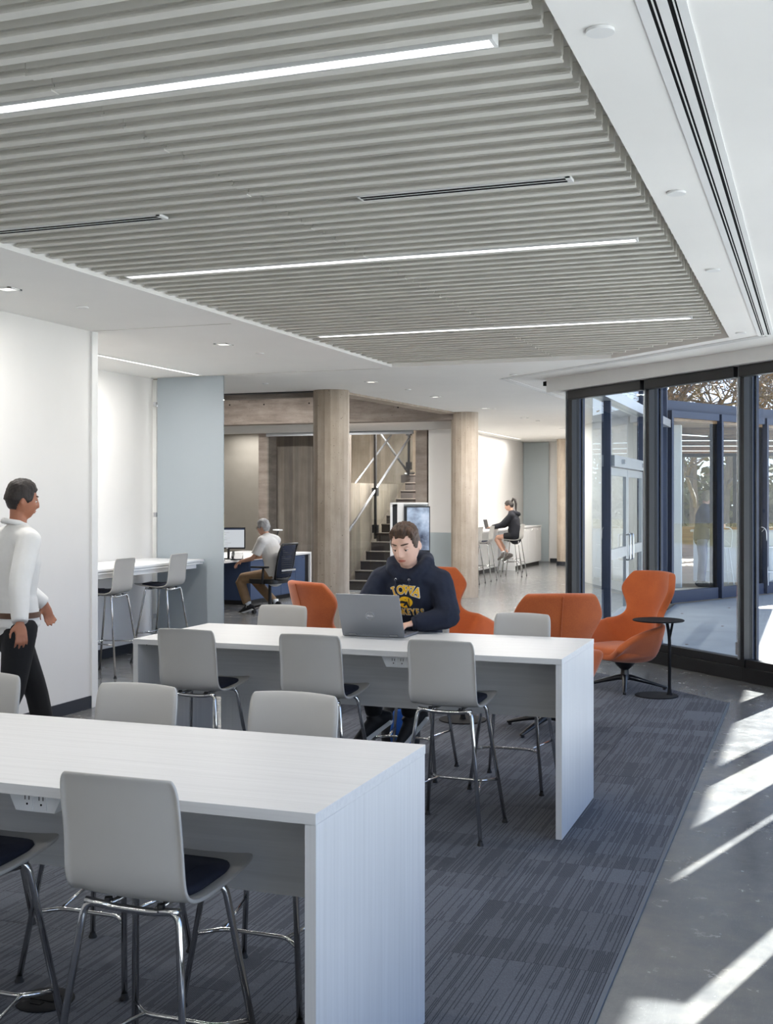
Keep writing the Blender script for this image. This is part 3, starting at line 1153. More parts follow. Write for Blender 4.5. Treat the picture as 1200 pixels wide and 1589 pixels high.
# ================================================================== OUTSIDE
ground = struct(bx(-60, -40, -0.6, 60, 160, -0.24).build('ground', M['soil']))
plaza = struct(MB().prism([(0.9, -20), (30, -20), (30, 34), (-2.3, 34), (-2.3, 13.75), (0.9, 10.55)], -0.24, -0.125).build('plaza', M['pave']))
facade_edge = [(0.9, -20), (30, -20), (30, 34), (-2.3, 34), (-2.3, 13.75), (0.9, 10.55)]
slab_cache = None
for i in range(-1, 5):
    for j in range(4, 17):
        x0, y0 = -2.3 + i * 1.83, j * 1.83 + 3.0
        g = 0.006
        q = clip_to([(x0 + g, y0 + g), (x0 + 1.83 - g, y0 + g), (x0 + 1.83 - g, y0 + 1.83 - g), (x0 + g, y0 + 1.83 - g)], [(0.95, -20), (30, -20), (30, 33.9), (-2.25, 33.9), (-2.25, 13.8), (0.95, 10.6)])
        if not q:
            continue
        # keep clear of the pavilion's floor
        q = clip_poly(q, -0.883, 0.469, -0.883 * -2.45 + 0.469 * 20.72 - 0.05)
        if len(q) < 3:
            continue
        cx, cy = q[0]
        o = MB().prism([(p[0] - cx, p[1] - cy) for p in q], -0.124, -0.03 - 0.002 * ((i * 3 + j) % 3)).build('paving_slab', M['pave'], plaza)
        o.location = (cx, cy, 0)
for x, y, where in ((-1.45, 14.4, 'left of the side table top'), (-1.2, 16.6, 'in the middle of the shaded paving'), (-1.9, 18.2, 'by the vestibule door'), (-1.0, 13.6, 'nearest the glass'), (-0.9, 18.6, 'at the right by the window post'), (-1.3, 19.4, 'close under the pavilion sill')):
    t = tag(MB().ellipsoid((0, 0, 0.008), (0.022, 0.013, 0.004), 8, 4).build('leaf', M['dry_leaf'], None), 'dry brown leaf on the plaza, ' + where, 'leaf', 'fallen leaves on the plaza')
    t.location = (x, y, -0.03)

# glazed vestibule wing running away from the left end of the window wall
X0 = -2.45
wing = struct(bx(X0 - 0.06, 13.7, 2.92, X0 + 0.1, 20.7, 3.05).build('wall_wing_head', M['alum']))
bx(X0 - 0.1, 13.7, 4.05, X0 + 0.1, 20.7, 4.2).build('upper_band', M['mullion_out'], wing)
struct(bx(X0 - 0.06, 13.7, -0.12, X0 + 0.08, 14.72, 0.12).build('window_wing_sill', M['mullion_out']))
struct(bx(X0 - 0.06, 17.85, -0.12, X0 + 0.08, 20.7, 0.12).build('window_wing_sill', M['mullion_out']))
for y, w in ((14.74, 0.06), (17.82, 0.06), (19.25, 0.06), (20.62, 0.1)):
    struct(bx(X0 - 0.06, y - w / 2, -0.12, X0 + 0.05, y + w / 2, 4.1).build('window_wing_mullion', M['mullion_out']))
for i, (y0, y1) in enumerate(((13.72, 14.7), (17.86, 19.2), (19.3, 20.58))):
    struct(bx(X0 - 0.006, y0, 0.12, X0 + 0.006, y1, 2.92).build('window_%d' % (20 + i), M['glass_wing']))
struct(bx(X0 - 0.006, 14.78, 2.25, X0 + 0.006, 17.78, 2.92).build('window_23', M['glass_wing']))
struct(bx(X0 - 0.006, 13.8, 3.05, X0 + 0.006, 20.58, 4.05).build('window_24', M['glass_wing']))
struct(bx(X0 - 0.9, 13.8, 3.22, X0 - 0.3, 20.6, 4.15).build('wall_wing_plenum', M['mullion_out']))
hd = struct(bx(X0 - 0.06, 14.78, 2.11, X0 + 0.09, 17.78, 2.25).build('trim_door_head', M['alum']))
for y in (15.4, 17.3):
    bx(X0 + 0.09, y - 0.05, 2.15, X0 + 0.13, y + 0.05, 2.21).build('door_closer', M['steel'], hd)
for i, (y0, y1, hy) in enumerate(((14.79, 16.26, 16.14), (16.30, 17.77, 16.42))):
    d = struct(bx(X0 - 0.004, y0 + 0.09, 0.25, X0 + 0.004, y1 - 0.09, 2.0).build('door_%d' % (i + 1), M['glass_wing']))
    for k in (0, 1):
        a = y0 if k == 0 else y1 - 0.09
        bx(X0 - 0.025, a, -0.08, X0 + 0.025, a + 0.09, 2.10).build('stile', M['alum'], d, bevel=0.004)
    bx(X0 - 0.024, y0 + 0.09, -0.08, X0 + 0.024, y1 - 0.09, 0.25).build('bottom_rail', M['alum'], d)
    bx(X0 - 0.024, y0 + 0.09, 2.0, X0 + 0.024, y1 - 0.09, 2.10).build('top_rail', M['alum'], d)
    bx(X0 - 0.024, y0 + 0.09, 0.93, X0 + 0.024, y1 - 0.09, 1.06).build('mid_rail', M['alum'], d)
    hb = MB()
    hb.tube(fillet([(X0 + 0.025, hy, 0.88), (X0 + 0.08, hy, 0.88), (X0 + 0.08, hy, 1.22), (X0 + 0.025, hy, 1.22)], 0.03), 0.013, 8)
    hb.build('pull_handle', M['steel'], d, smooth=True)

# the pavilion across the plaza
Q, PT, PN = Vector((-2.45, 20.72, 0)), Vector((0.469, 0.883, 0)), Vector((-0.883, 0.469, 0))


def QP(m, n, z=0.0):
    p = Q + PT * m + PN * n
    return Vector((p.x, p.y, z))


def qbox(mb, m0, m1, n0, n1, z0, z1):
    vs = [QP(m, n, z) for z in (z0, z1) for n in (n0, n1) for m in (m0, m1)]
    return mb.add(vs, [(0, 2, 3, 1), (4, 5, 7, 6), (0, 1, 5, 4), (2, 6, 7, 3), (0, 4, 6, 2), (1, 3, 7, 5)])


foot = [(-2.45, 20.72), (4.1, 33.05), (4.1, 34.4), (-5.5, 34.4), (-4.45, 24.6)]
struct(MB().prism(foot, -0.2, 0.06).build('floor_pavilion', M['tan_floor']))
struct(MB().prism(foot, 3.22, 3.4).build('roof_pavilion', M['mullion_out']))
soffit = struct(MB().prism(foot, 3.05, 3.2).build('ceiling_pavilion', M['warm_wood']))
struct(MB().prism([(-4.45, 24.6), (-5.5, 34.4), (-5.6, 34.4), (-4.55, 24.6)], 0, 3.22).build('wall_pavilion_left', M['warm_wood']))
struct(MB().prism([(-2.46, 20.78), (-4.45, 24.6), (-4.55, 24.6), (-2.58, 20.74)], 0, 3.22).build('wall_pavilion_left', M['beam']))
for k, yy in enumerate((22.6, 25.2, 27.9, 30.8)):
    p0 = Vector((-2.6 - 0.35 * k, yy + 0.2, 0))
    t = thing('pavilion_light', 'white light line in the brown ceiling across the plaza, %s from the glass' % ['first', 'second', 'third', 'fourth'][k], 'light', (p0.x, p0.y, 2.918), 0, 'light lines in the pavilion ceiling')
    L = 2.2 + 1.6 * k if k else 1.2
    d = Vector((0.94, 0.342, 0)).normalized() if k else PT
    MB().obox(Matrix.Translation(d * (L / 2)) @ Matrix.Rotation(math.atan2(d.y, d.x), 4, 'Z'), L, 0.09, 0.012).build('diffuser', M['wash'], t)
    MB().obox(Matrix.Translation(d * (L / 2) + Vector((0, 0, 0.007))) @ Matrix.Rotation(math.atan2(d.y, d.x), 4, 'Z'), L + 0.04, 0.13, 0.008).build('frame', M['mullion'], t)
bm_ = MB()
for k in range(9):
    yy = 23.3 + k * 1.25
    xl = -2.3 - 0.17 * (yy - 22)
    xr = -2.45 + (yy - 20.72) * 0.531
    if xr - xl > 0.3:
        bm_.box(max(xl - 1, -4.3) if yy > 24.7 else xl, yy, 2.93, xr - 0.2, yy + 0.09, 3.05)
bm_.build('wood_beam', M['warm_wood'], soffit)['kind'] = 'stuff'
for i in range(8):
    m0 = 0.06 + i * 1.55
    w = struct(qbox(MB(), m0 + 0.06, m0 + 1.5, -0.006, 0.006, 0.1, 3.1).build('window_%d' % (30 + i), M['glass']))
    qbox(MB(), m0 + 0.06, m0 + 1.5, -0.06, 0.06, -0.1, 0.1).build('sill', M['mullion_out'], w)
    qbox(MB(), m0 + 0.06, m0 + 1.5, -0.08, 0.06, 3.1, 3.22).build('head_rail', M['mullion_out'], w)
    pm = struct(qbox(MB(), m0, m0 + 0.06, -0.1, 0.08, -0.1, 3.22).build('window_pavilion_mullion', M['mullion_out']))
    qbox(MB(), m0 - 0.05, m0, 0.0, 0.12, 0.06, 3.05).build('inner_post', M['mullion'], pm)
struct(bx(-5.5, 34.3, 0.06, 4.1, 34.42, 0.9).build('wall_pavilion_back', M['warm_wood']))
struct(bx(-5.5, 34.25, 2.86, 4.1, 34.42, 3.05).build('trim_pavilion_back_head', M['mullion']))
for i in range(7):
    struct(bx(-5.1 + i * 1.45, 34.3, 0.9, -5.0 + i * 1.45, 34.42, 2.86).build('window_pavilion_post', M['mullion']))
struct(bx(-2.52, 22.2, 0.06, -2.34, 22.4, 3.05).build('column_pavilion', M['wall']))
t = thing('counter', 'long pale counter inside the pavilion across the plaza in front of the standing person', 'counter', (-1.55, 24.3, 0.06))
bx(-0.75, -0.2, 0.0, 1.15, 0.2, 0.98).build('body', M['white_lam'], t)
bx(-0.8, -0.28, 0.98, 1.25, 0.26, 1.02).build('top', M['wall'], t)


def reflection_chair(lab, x, y, rz):  # modeled in place of stools reflected in the window glass
    t = thing('reflection_chair', lab, 'chair', (x, y, 0.06), rz, 'wire chairs for stools reflected in the glass')
    m = MB()
    m.tube(fillet([(-0.19, -0.19, 0.72), (0.19, -0.19, 0.72), (0.19, 0.19, 0.72), (-0.19, 0.19, 0.72), (-0.19, -0.18, 0.72)], 0.08), 0.01, 6)
    for k in range(5):
        x_ = -0.14 + 0.07 * k
        m.tube([(x_, -0.19, 0.715), (x_, 0.19, 0.715)], 0.005, 5)
    m.build('seat', M['trim_white'], t)
    b = MB()
    b.tube(fillet([(-0.18, -0.19, 0.72), (-0.2, -0.25, 1.1), (0.2, -0.25, 1.1), (0.18, -0.19, 0.72)], 0.12), 0.01, 6)
    b.tube([(-0.17, -0.2, 0.76), (0.15, -0.245, 1.06)], 0.006, 5)
    b.tube([(0.17, -0.2, 0.76), (-0.15, -0.245, 1.06)], 0.006, 5)
    b.build('backrest', M['trim_white'], t)
    for sx in (-1, 1):
        for sy in (-1, 1):
            MB().tube([(sx * 0.15, sy * 0.15, 0.715), (sx * 0.23, sy * 0.23, 0.0)], 0.01, 6).build('leg', M['trim_white'], t)
    MB().tube([(-0.2, -0.2, 0.25), (0.2, -0.2, 0.25), (0.2, 0.2, 0.25), (-0.2, 0.2, 0.25)], 0.008, 6, closed=True, cap=False).build('footrest', M['trim_white'], t)


reflection_chair('white wire chair for a reflected stool, beside the standing person in the pavilion', -1.75, 23.3, 0.3)
reflection_chair('white wire chair for a reflected stool, right end of the pavilion counter', -0.95, 23.75, -0.5)


# bare trees and brown oaks behind
def tree(x, y, h, seed, leafy, lab):
    rnd = random.Random(seed)
    t = thing('tree', lab, 'tree', (x, y, -0.24), rnd.random() * 6, 'trees beyond the plaza')
    wood = MB()
    tips = []

    def branch(p, d, length, r, depth):
        pts, rs = [p], [r]
        q, dd = p.copy(), d.copy()
        n = 4
        for i in range(n):
            dd = (dd + Vector((rnd.uniform(-1, 1), rnd.uniform(-1, 1), rnd.uniform(-0.4, 0.7))) * (0.24 if depth else 0.1)).normalized()
            q = q + dd * (length / n)
            pts.append(q.copy())
            rs.append(r * (1 - 0.5 * (i + 1) / n))
        wood.tube(pts, rs, 5 if depth < 2 else 3, cap=False)
        if depth >= 4:
            tips.append(q)
            return
        for k in range(4 if depth < 3 else 3):
            a = pts[-1] if k < 2 else pts[rnd.randint(2, n - 1)]
            nd = (dd * 0.75 + Vector((rnd.uniform(-1, 1), rnd.uniform(-1, 1), rnd.uniform(-0.35, 0.8)))).normalized()
            branch(a, nd, length * rnd.uniform(0.55, 0.78), r * 0.5, depth + 1)
        if depth > 1:
            tips.append(q)

    branch(Vector((0, 0, 0)), Vector((0, 0, 1)), h * 0.36, h * 0.022, 0)
    wood.build('trunk', M['bark'], t)
    lv = MB()
    for p in tips:
        for k in range(leafy):
            c = p + Vector((rnd.gauss(0, 0.35), rnd.gauss(0, 0.35), rnd.gauss(0, 0.3)))
            a, b = Vector((rnd.uniform(-1, 1), rnd.uniform(-1, 1), rnd.uniform(-1, 1))).normalized() * 0.075, Vector((rnd.uniform(-1, 1), rnd.uniform(-1, 1), rnd.uniform(-1, 1))).normalized() * 0.05
            lv.add([c - a, c + b, c + a, c - b], [(0, 1, 2, 3)])
    if lv.v:
        lv.build('foliage', M['dry_leaf'], t)['kind'] = 'stuff'


TREES = [(-9.2, 41, 9.5, 3, 2, 'bare tree with few brown leaves, the leftmost behind the glass vestibule'),
         (-6.6, 38.5, 10.5, 5, 1, 'tall bare tree seen behind the left window panes'),
         (-5.0, 45, 11, 8, 2, 'bare spreading tree behind the middle of the pavilion roof'),
         (-3.6, 38.2, 9.0, 13, 2, 'brown leaved oak straight behind the pavilion near the standing person'),
         (-2.3, 43, 12, 21, 1, 'big bare tree behind the right window panes'),
         (-0.4, 39, 10, 34, 2, 'bare tree at the right edge of the window view'),
         (-7.6, 52, 12, 55, 3, 'distant tree behind the vestibule door'),
         (-3.9, 55, 13, 89, 3, 'distant tree behind the standing person in the pavilion'),
         (-0.2, 54, 13, 144, 3, 'distant tree far behind the right window panes')]
for a in TREES:
    tree(*a)
rnd = random.Random(4)
hm = MB()
for k in range(9000):
    c = Vector((rnd.uniform(-16, 8), rnd.uniform(60, 66), abs(rnd.gauss(0, 1.9)) + 0.1))
    a, b = Vector((rnd.uniform(-1, 1), rnd.uniform(-1, 1), rnd.uniform(-1, 1))).normalized() * 0.3, Vector((rnd.uniform(-1, 1), rnd.uniform(-1, 1), rnd.uniform(-1, 1))).normalized() * 0.18
    hm.add([c - a, c + b, c + a, c - b], [(0, 1, 2, 3)])
hg = tag(hm.build('hedge', M['hedge_leaf']), 'brown thicket of brush far behind the pavilion', 'hedge', None, 'stuff')

# ================================================================== STAIR behind the partition
t = thing('staircase', 'dark stair with black treads rising behind the first concrete column', 'stair', (-8.2, 20.5, 0))
for k in range(13):
    y0 = 0.29 * k
    wd = min(1.33, 1.56 - 0.344 * (y0 + 0.31))
    s = MB().box(0.0, y0, 0.0 if k == 0 else 0.17 * k - 0.02, wd, y0 + 0.31, 0.17 * (k + 1) - 0.03).build('step', M['stair'], t)
    MB().box(0.0, y0 - 0.015, 0.17 * (k + 1) - 0.03, wd, y0 + 0.30, 0.17 * (k + 1)).build('tread', M['nosing'] if False else M['stair'], s, bevel=0.004)
    MB().box(0.0, y0 - 0.018, 0.17 * (k + 1) - 0.012, wd, y0 + 0.01, 0.17 * (k + 1) + 0.002).build('nosing', M['nosing'], s)
MB().box(-0.3, 3.77, 2.04, 0.44, 4.78, 2.21).build('landing', M['stair'], t)
t = thing('stair_railing', 'steel handrails, posts and glass guards on the left side of the dark stair', 'railing', (-8.2, 20.5, 0))
MB().tube([(-0.02, -0.3, 0.92), (-0.02, 3.55, 3.02)], 0.026, 10).build('handrail', M['steel'], t, smooth=True)
MB().tube([(-0.32, -0.1, 1.38), (-0.32, 3.2, 3.05)], 0.02, 10).build('handrail', M['steel'], t, smooth=True)
for y0, z0 in ((1.45, 0.9), (3.5, 2.2)):
    p = MB().box(-0.045, y0 - 0.03, z0, -0.005, y0 + 0.03, 3.74).build('post', M['mullion'], t)
    for z in (z0 + 0.12, z0 + 0.85):
        MB().box(-0.075, y0 - 0.06, z, 0.025, y0 + 0.06, z + 0.16).build('clamp', M['mullion'], p)
gm = MB().add([(-0.03, 0.0, 0.2), (-0.03, 1.4, 1.0), (-0.03, 1.4, 1.8), (-0.03, 0.0, 1.02), (-0.022, 0.0, 0.2), (-0.022, 1.4, 1.0), (-0.022, 1.4, 1.8), (-0.022, 0.0, 1.02)],
              [(0, 1, 2, 3), (7, 6, 5, 4), (0, 4, 5, 1), (2, 6, 7, 3), (0, 3, 7, 4), (1, 5, 6, 2)])
gm.build('glass_guard', M['glass_guard'], t)
MB().add([(-0.03, 1.5, 1.05), (-0.03, 3.4, 2.15), (-0.03, 3.4, 2.95), (-0.03, 1.5, 1.9), (-0.022, 1.5, 1.05), (-0.022, 3.4, 2.15), (-0.022, 3.4, 2.95), (-0.022, 1.5, 1.9)],
         [(0, 1, 2, 3), (7, 6, 5, 4), (0, 4, 5, 1), (2, 6, 7, 3), (0, 3, 7, 4), (1, 5, 6, 2)]).build('glass_guard', M['glass_guard'], t)
t = thing('stair_flight', 'pale steel stringer of the upper stair flight slanting down to the landing', 'stair', (-8.2, 24.0, 2.2))
MB().tube([(-0.08, 0.25, 0.0), (-0.75, -0.55, 1.25)], 0.03, 8).build('stringer', M['steel'], t, smooth=True)
MB().tube([(-0.0, 0.25, 0.05), (-0.1, -0.05, 0.02)], 0.03, 8).build('bracket', M['steel'], t, smooth=True)
MB().add([(-0.08, 0.27, 0.1), (-0.75, -0.53, 1.35), (-0.75, -0.53, 1.53), (-0.05, 0.27, 0.75), (-0.07, 0.28, 0.1), (-0.74, -0.52, 1.35), (-0.74, -0.52, 1.53), (-0.04, 0.28, 0.75)],
         [(0, 1, 2, 3), (7, 6, 5, 4), (0, 4, 5, 1), (2, 6, 7, 3), (0, 3, 7, 4), (1, 5, 6, 2)]).build('glass_guard', M['glass_guard'], t)

# ================================================================== FURNITURE
# ------------------------------------------------------------------ white standing-height tables
TL, TW, TH = 2.475, 0.90, 0.914


def outlet_plate(mb_parent, x, z, y):
    p = bx(x - 0.019, y - 0.004, z - 0.0165, x + 0.019, y, z + 0.0165).build('socket', M['outlet'], mb_parent, bevel=0.003)
    return p


def study_table(lab, x1, y0, outlets):
    """x1, y0: the near right corner"""
    t = thing('study_table', lab, 'table', (x1 - TL / 2, y0 + TW / 2, 0), 0)
    hx_, hy_ = TL / 2, TW / 2
    bx(-hx_, -hy_, TH - 0.03, hx_, hy_, TH).build('tabletop', M['grain_x'], t, bevel=0.0015)
    for s in (-1, 1):
        x0 = s * (hx_ - 0.017)
        bx(x0 - 0.016, -hy_ + 0.004, 0.0087, x0 + 0.016, hy_ - 0.004, TH - 0.0305).build('end_panel', M['grain_z'], t, bevel=0.0015)
        x2 = s * (hx_ - 0.05)
        bx(x2 - 0.016, -0.14, 0.0087, x2 + 0.016, 0.14, TH - 0.031).build('inner_panel', M['grain_z'], t)
    bx(-hx_ + 0.034, -0.012, 0.535, hx_ - 0.034, 0.012, TH - 0.031).build('modesty_panel', M['grain_x'], t)
    bx(-hx_ + 0.32, 0.013, 0.0087, -hx_ + 0.56, 0.2, TH - 0.032).build('cable_column', M['grain_z'], t)
    for cx in outlets:
        cx -= x1 - TL / 2
        b = MB()
        w0, w1 = 0.098, 0.066
        ys, yt = -hy_ + 0.075, -hy_ + 0.19
        z1, z0 = TH - 0.0305, TH - 0.096
        b.add([(cx - w0, ys, z1), (cx + w0, ys, z1), (cx + w0, yt, z1), (cx - w0, yt, z1), (cx - w1, ys, z0), (cx + w1, ys, z0), (cx + w1, yt, z0), (cx - w1, yt, z0)],
              [(0, 1, 2, 3), (7, 6, 5, 4), (0, 4, 5, 1), (1, 5, 6, 2), (2, 6, 7, 3), (3, 7, 4, 0)])
        ob = b.build('power_outlet', M['outlet'], t)
        for dx in (-0.024, 0.024):
            s = MB().use(M['outlet']).box(cx + dx - 0.017, ys - 0.004, z0 + 0.007, cx + dx + 0.017, ys, z1 - 0.006)
            s.use(M['hole']).box(cx + dx - 0.008, ys - 0.0048, z0 + 0.034, cx + dx - 0.0055, ys - 0.0035, z0 + 0.048)
            s.box(cx + dx + 0.0055, ys - 0.0048, z0 + 0.034, cx + dx + 0.008, ys - 0.0035, z0 + 0.046)
            s.tube([(cx + dx, ys - 0.0048, z0 + 0.022), (cx + dx, ys - 0.0035, z0 + 0.022)], 0.0032, 8)
            s.build('socket', None, ob)
    MB().tube([(hx_ * -0.97, -hy_ + 0.09, 0.874), (-hx_ + 0.04, -hy_ + 0.09, 0.874)], 0.006, 8).build('bolt_head', M['hole'], t)
    return t


study_table('white wood grain table nearest the camera, its top bare', -1.2, 2.77, (-2.11, -3.2))
study_table('white wood grain table behind, with the laptop and the seated student', -1.195, 5.845, (-2.09,))

# ------------------------------------------------------------------ stools
HALF = 0.178


def stool_shell(seat):
    """one-piece seat and back; seat = height of the seat's underside middle"""
    prof = [(0.236, 0.016), (0.222, 0.008), (0.15, -0.003), (0.05, -0.014), (-0.05, -0.018), (-0.115, -0.010), (-0.155, 0.009),
            (-0.174, 0.040), (-0.184, 0.085), (-0.190, 0.15), (-0.199, 0.21), (-0.209, 0.27), (-0.217, 0.315), (-0.221, 0.338)]
    n = len(prof)
    us = [-1, -0.975, -0.93, -0.84, -0.7, -0.45, -0.15, 0.15, 0.45, 0.7, 0.84, 0.93, 0.975, 1]
    rows = []
    for i, (y, z) in enumerate(prof):
        f = i / (n - 1)
        w = HALF
        if i < 2:
            w *= (0.95, 0.995)[i]
        if i >= n - 3:
            w *= (0.998, 0.975, 0.90)[i - (n - 3)]
        if 5 <= i <= 8:
            w *= 1.015
        r = []
        back = min(max((i - 5) / 4.0, 0), 1)
        for u in us:
            cv = abs(u) ** 2.2
            rim = 0.0075 if (abs(u) > 0.96 or i >= n - 1) else 0.0
            r.append((u * w, y + back * (0.022 * cv - rim), seat + z + (1 - back) * (0.010 * cv - rim * 0.4) + (0 if i < n - 1 else -0.006 * cv)))
        rows.append(r)
    o = MB().grid(rows).build('seat_shell', M['shell'])
    s = o.modifiers.new('s', 'SOLIDIFY')
    s.thickness = 0.011
    s.offset = 0.0
    sub = o.modifiers.new('b', 'SUBSURF')
    sub.levels = 2
    sub.render_levels = 2
    evaluated(o)
    me = smooth_all(o).data
    bpy.data.objects.remove(o)
    return me


def stool_cushion(seat):
    pts = round_poly([(-0.145, -0.12), (0.145, -0.12), (0.15, 0.175), (-0.15, 0.175)], 0.07, 5)
    b = MB()
    n = len(pts)
    rings = []
    for k, (s, z) in enumerate(((0.97, 0.002), (1.0, 0.010), (0.985, 0.018), (0.9, 0.023), (0.5, 0.026))):
        rings.append([(p[0] * s, 0.03 + (p[1] - 0.025) * s, seat - 0.006 + z + (0.012 if p[1] > 0.12 else 0.0) * s * 0.6 + max(0, -p[1] - 0.08) * 0.3) for p in pts])
    vs = [p for r in rings for p in r]
    fs = []
    for i in range(len(rings) - 1):
        for k in range(n):
            l = (k + 1) % n
            fs.append((i * n + k, i * n + l, (i + 1) * n + l, (i + 1) * n + k))
    fs.append(tuple((len(rings) - 1) * n + k for k in range(n)))
    fs.append(tuple(range(n - 1, -1, -1)))
    b.add(vs, fs)
    return b.mesh('seat_cushion', M['navy'], True)


def make_stool(name, seat, label, foot):
    """stool with four splayed chrome legs; foot = height of the foot ring"""
    t = thing(name, label, 'stool')
    sh = bpy.data.objects.new('seat_shell', stool_shell(seat))
    cu = bpy.data.objects.new('seat_cushion', stool_cushion(seat))
    for o in (sh, cu):
        C.objects.link(o)
        o.parent = t
    zt = seat - 0.026
    tall = seat > 0.7
    fx, fy = (0.215, 0.225) if not tall else (0.225, 0.235)
    top = {}
    for sy, ty in ((-1, -0.135), (1, 0.115)):
        for sx in (-1, 1):
            path = fillet([(sx * 0.06, ty + (0.012 if sy < 0 else -0.01), zt - 0.012), (sx * 0.142, ty, zt), (sx * fx, sy * fy, 0.018)], 0.05, 6)
            leg = MB().tube(path, 0.0105, 10).build('leg', M['chrome'], t, smooth=True)
            MB().lathe([(0.016, 0.0), (0.016, 0.006), (0.012, 0.012), (0.011, 0.022)], 12, (sx * fx, sy * fy)).build('foot_cap', M['rubber'], leg, smooth='auto')
    fr = MB()
    fr.tube(fillet([(-0.142, -0.135, zt), (-0.06, -0.123, zt - 0.014), (0.06, -0.123, zt - 0.014), (0.142, -0.135, zt)], 0.05, 4), 0.0105, 10)
    fr.tube(fillet([(-0.142, 0.115, zt), (-0.06, 0.105, zt - 0.012), (0.06, 0.105, zt - 0.012), (0.142, 0.115, zt)], 0.05, 4), 0.0105, 10)
    for sx in (-1, 1):
        fr.tube([(sx * 0.07, -0.125, zt - 0.004), (sx * 0.07, 0.105, zt - 0.004)], 0.008, 8)
    fr.build('seat_frame', M['chrome'], t, smooth=True)
    for sx in (-1, 1):
        for y in (-0.12, 0.1):
            MB().tube([(sx * 0.08, y, zt - 0.004), (sx * 0.08, y, seat - 0.016)], 0.011, 8).build('mount', M['rubber'], t)
    k = (zt - foot) / (zt - 0.018)
    ax, ayf, ayb = 0.142 + (fx - 0.142) * k, 0.115 + (fy - 0.115) * k, -0.135 - (fy - 0.135) * k
    fm = MB()
    fm.tube(fillet([(-ax, ayf, foot), (-ax * 0.62, ayf - 0.07, foot), (ax * 0.62, ayf - 0.07, foot), (ax, ayf, foot)], 0.03, 4), 0.0075, 8)
    for sx in (-1, 1):
        fm.tube([(sx * ax * 0.62, ayf - 0.07, foot), (sx * ax, ayb, foot + 0.0)], 0.0065, 8)
    fm.build('footrest', M['chrome'], t, smooth=True)
    return t


stool0 = make_stool('counter_stool', 0.665, 'x', 0.235)
used = set()


def place(src, x, y, rz, label, group):
    if src.name in used:
        o = copy_tree(src)
    else:
        used.add(src.name)
        o = src
    o.location = (x, y, CZ if (CX1 > x > -4.05 and x + y < CC) else 0.0)
    o.rotation_euler = (0, 0, rz)
    o['label'] = label
    o['group'] = group
    return o


CZ = 0.0082
G1 = 'light gray stools at the white tables'
place(stool0, -1.692, 2.825, 0.0, 'light gray stool nearest the camera, its whole back in view', G1)
place(stool0, -2.33, 2.80, 0.02, 'light gray stool at the bottom left corner, only seat and legs in view', G1)
place(stool0, -3.22, 5.86, 0.0, 'light gray stool on the near side of the rear table, left of three', G1)
place(stool0, -2.487, 5.86, 0.0, 'light gray stool on the near side of the rear table, middle of three', G1)
place(stool0, -1.765, 5.85, -0.02, 'light gray stool on the near side of the rear table, right of three', G1)
place(stool0, -2.435, 3.71, PI, 'light gray stool behind the nearest table, second from the left edge', G1)
place(stool0, -1.79, 3.73, PI, 'light gray stool behind the nearest table, close to its right end', G1)
place(stool0, -3.175, 3.75, PI, 'light gray stool behind the nearest table, cut by the left edge', G1)
place(stool0, -3.318, 6.91, PI, 'light gray stool behind the rear table left of the laptop', G1)
place(stool0, -1.70, 6.91, PI, 'light gray stool behind the rear table in front of the orange chair', G1)
place(stool0, -2.37, 7.0, PI, 'light gray stool the student with the laptop sits on', G1)

bar0 = make_stool('bar_stool', 0.80, 'x', 0.31)
G2 = 'tall stools at the bar tables'
place(bar0, -6.50, 9.9, PI / 2, 'tall light gray stool at the wall bar table beside the white wall end', G2)
place(bar0, -6.47, 10.88, PI / 2, 'tall light gray stool at the wall bar table in front of the frosted glass', G2)
place(bar0, -6.50, 22.8, PI / 2, 'tall white stool next to the second concrete column in the distance', G2)
place(bar0, -6.50, 23.7, PI / 2, 'tall white stool in the distance between the column and the girl', G2)
place(bar0, -6.24, 25.3, PI / 2, 'tall white stool the girl with the ponytail sits on', G2)
place(bar0, -6.62, 26.5, PI / 2, 'tall white stool behind the girl, mostly hidden by her', G2)

# ------------------------------------------------------------------ wall bar table
t = thing('bar_table', 'long white bar table fixed to the left wall under two tall stools', 'table', (-6.78, 10.0, 0))
bx(-0.38, -1.7, 1.012, 0.38, 1.66, 1.035).build('tabletop', M['white_lam'], t, bevel=0.003)
bx(-0.38, -1.7, 0.985, 0.37, 1.65, 1.0).build('lower_layer', M['white_lam'], t, bevel=0.003)
bx(-0.36, -1.68, 1.0, 0.35, 1.62, 1.012).build('spacer', M['trim_white'], t)
bx(-0.38, -1.68, 0.94, 0.34, 1.55, 0.985).build('apron', M['white_lam'], t)
for y in (-1.2, 0.25, 1.3):
    bx(-0.385, y - 0.03, 0.90, 0.25, y + 0.03, 0.94).build('bracket', M['alum'], t)

# ------------------------------------------------------------------ orange lounge chairs


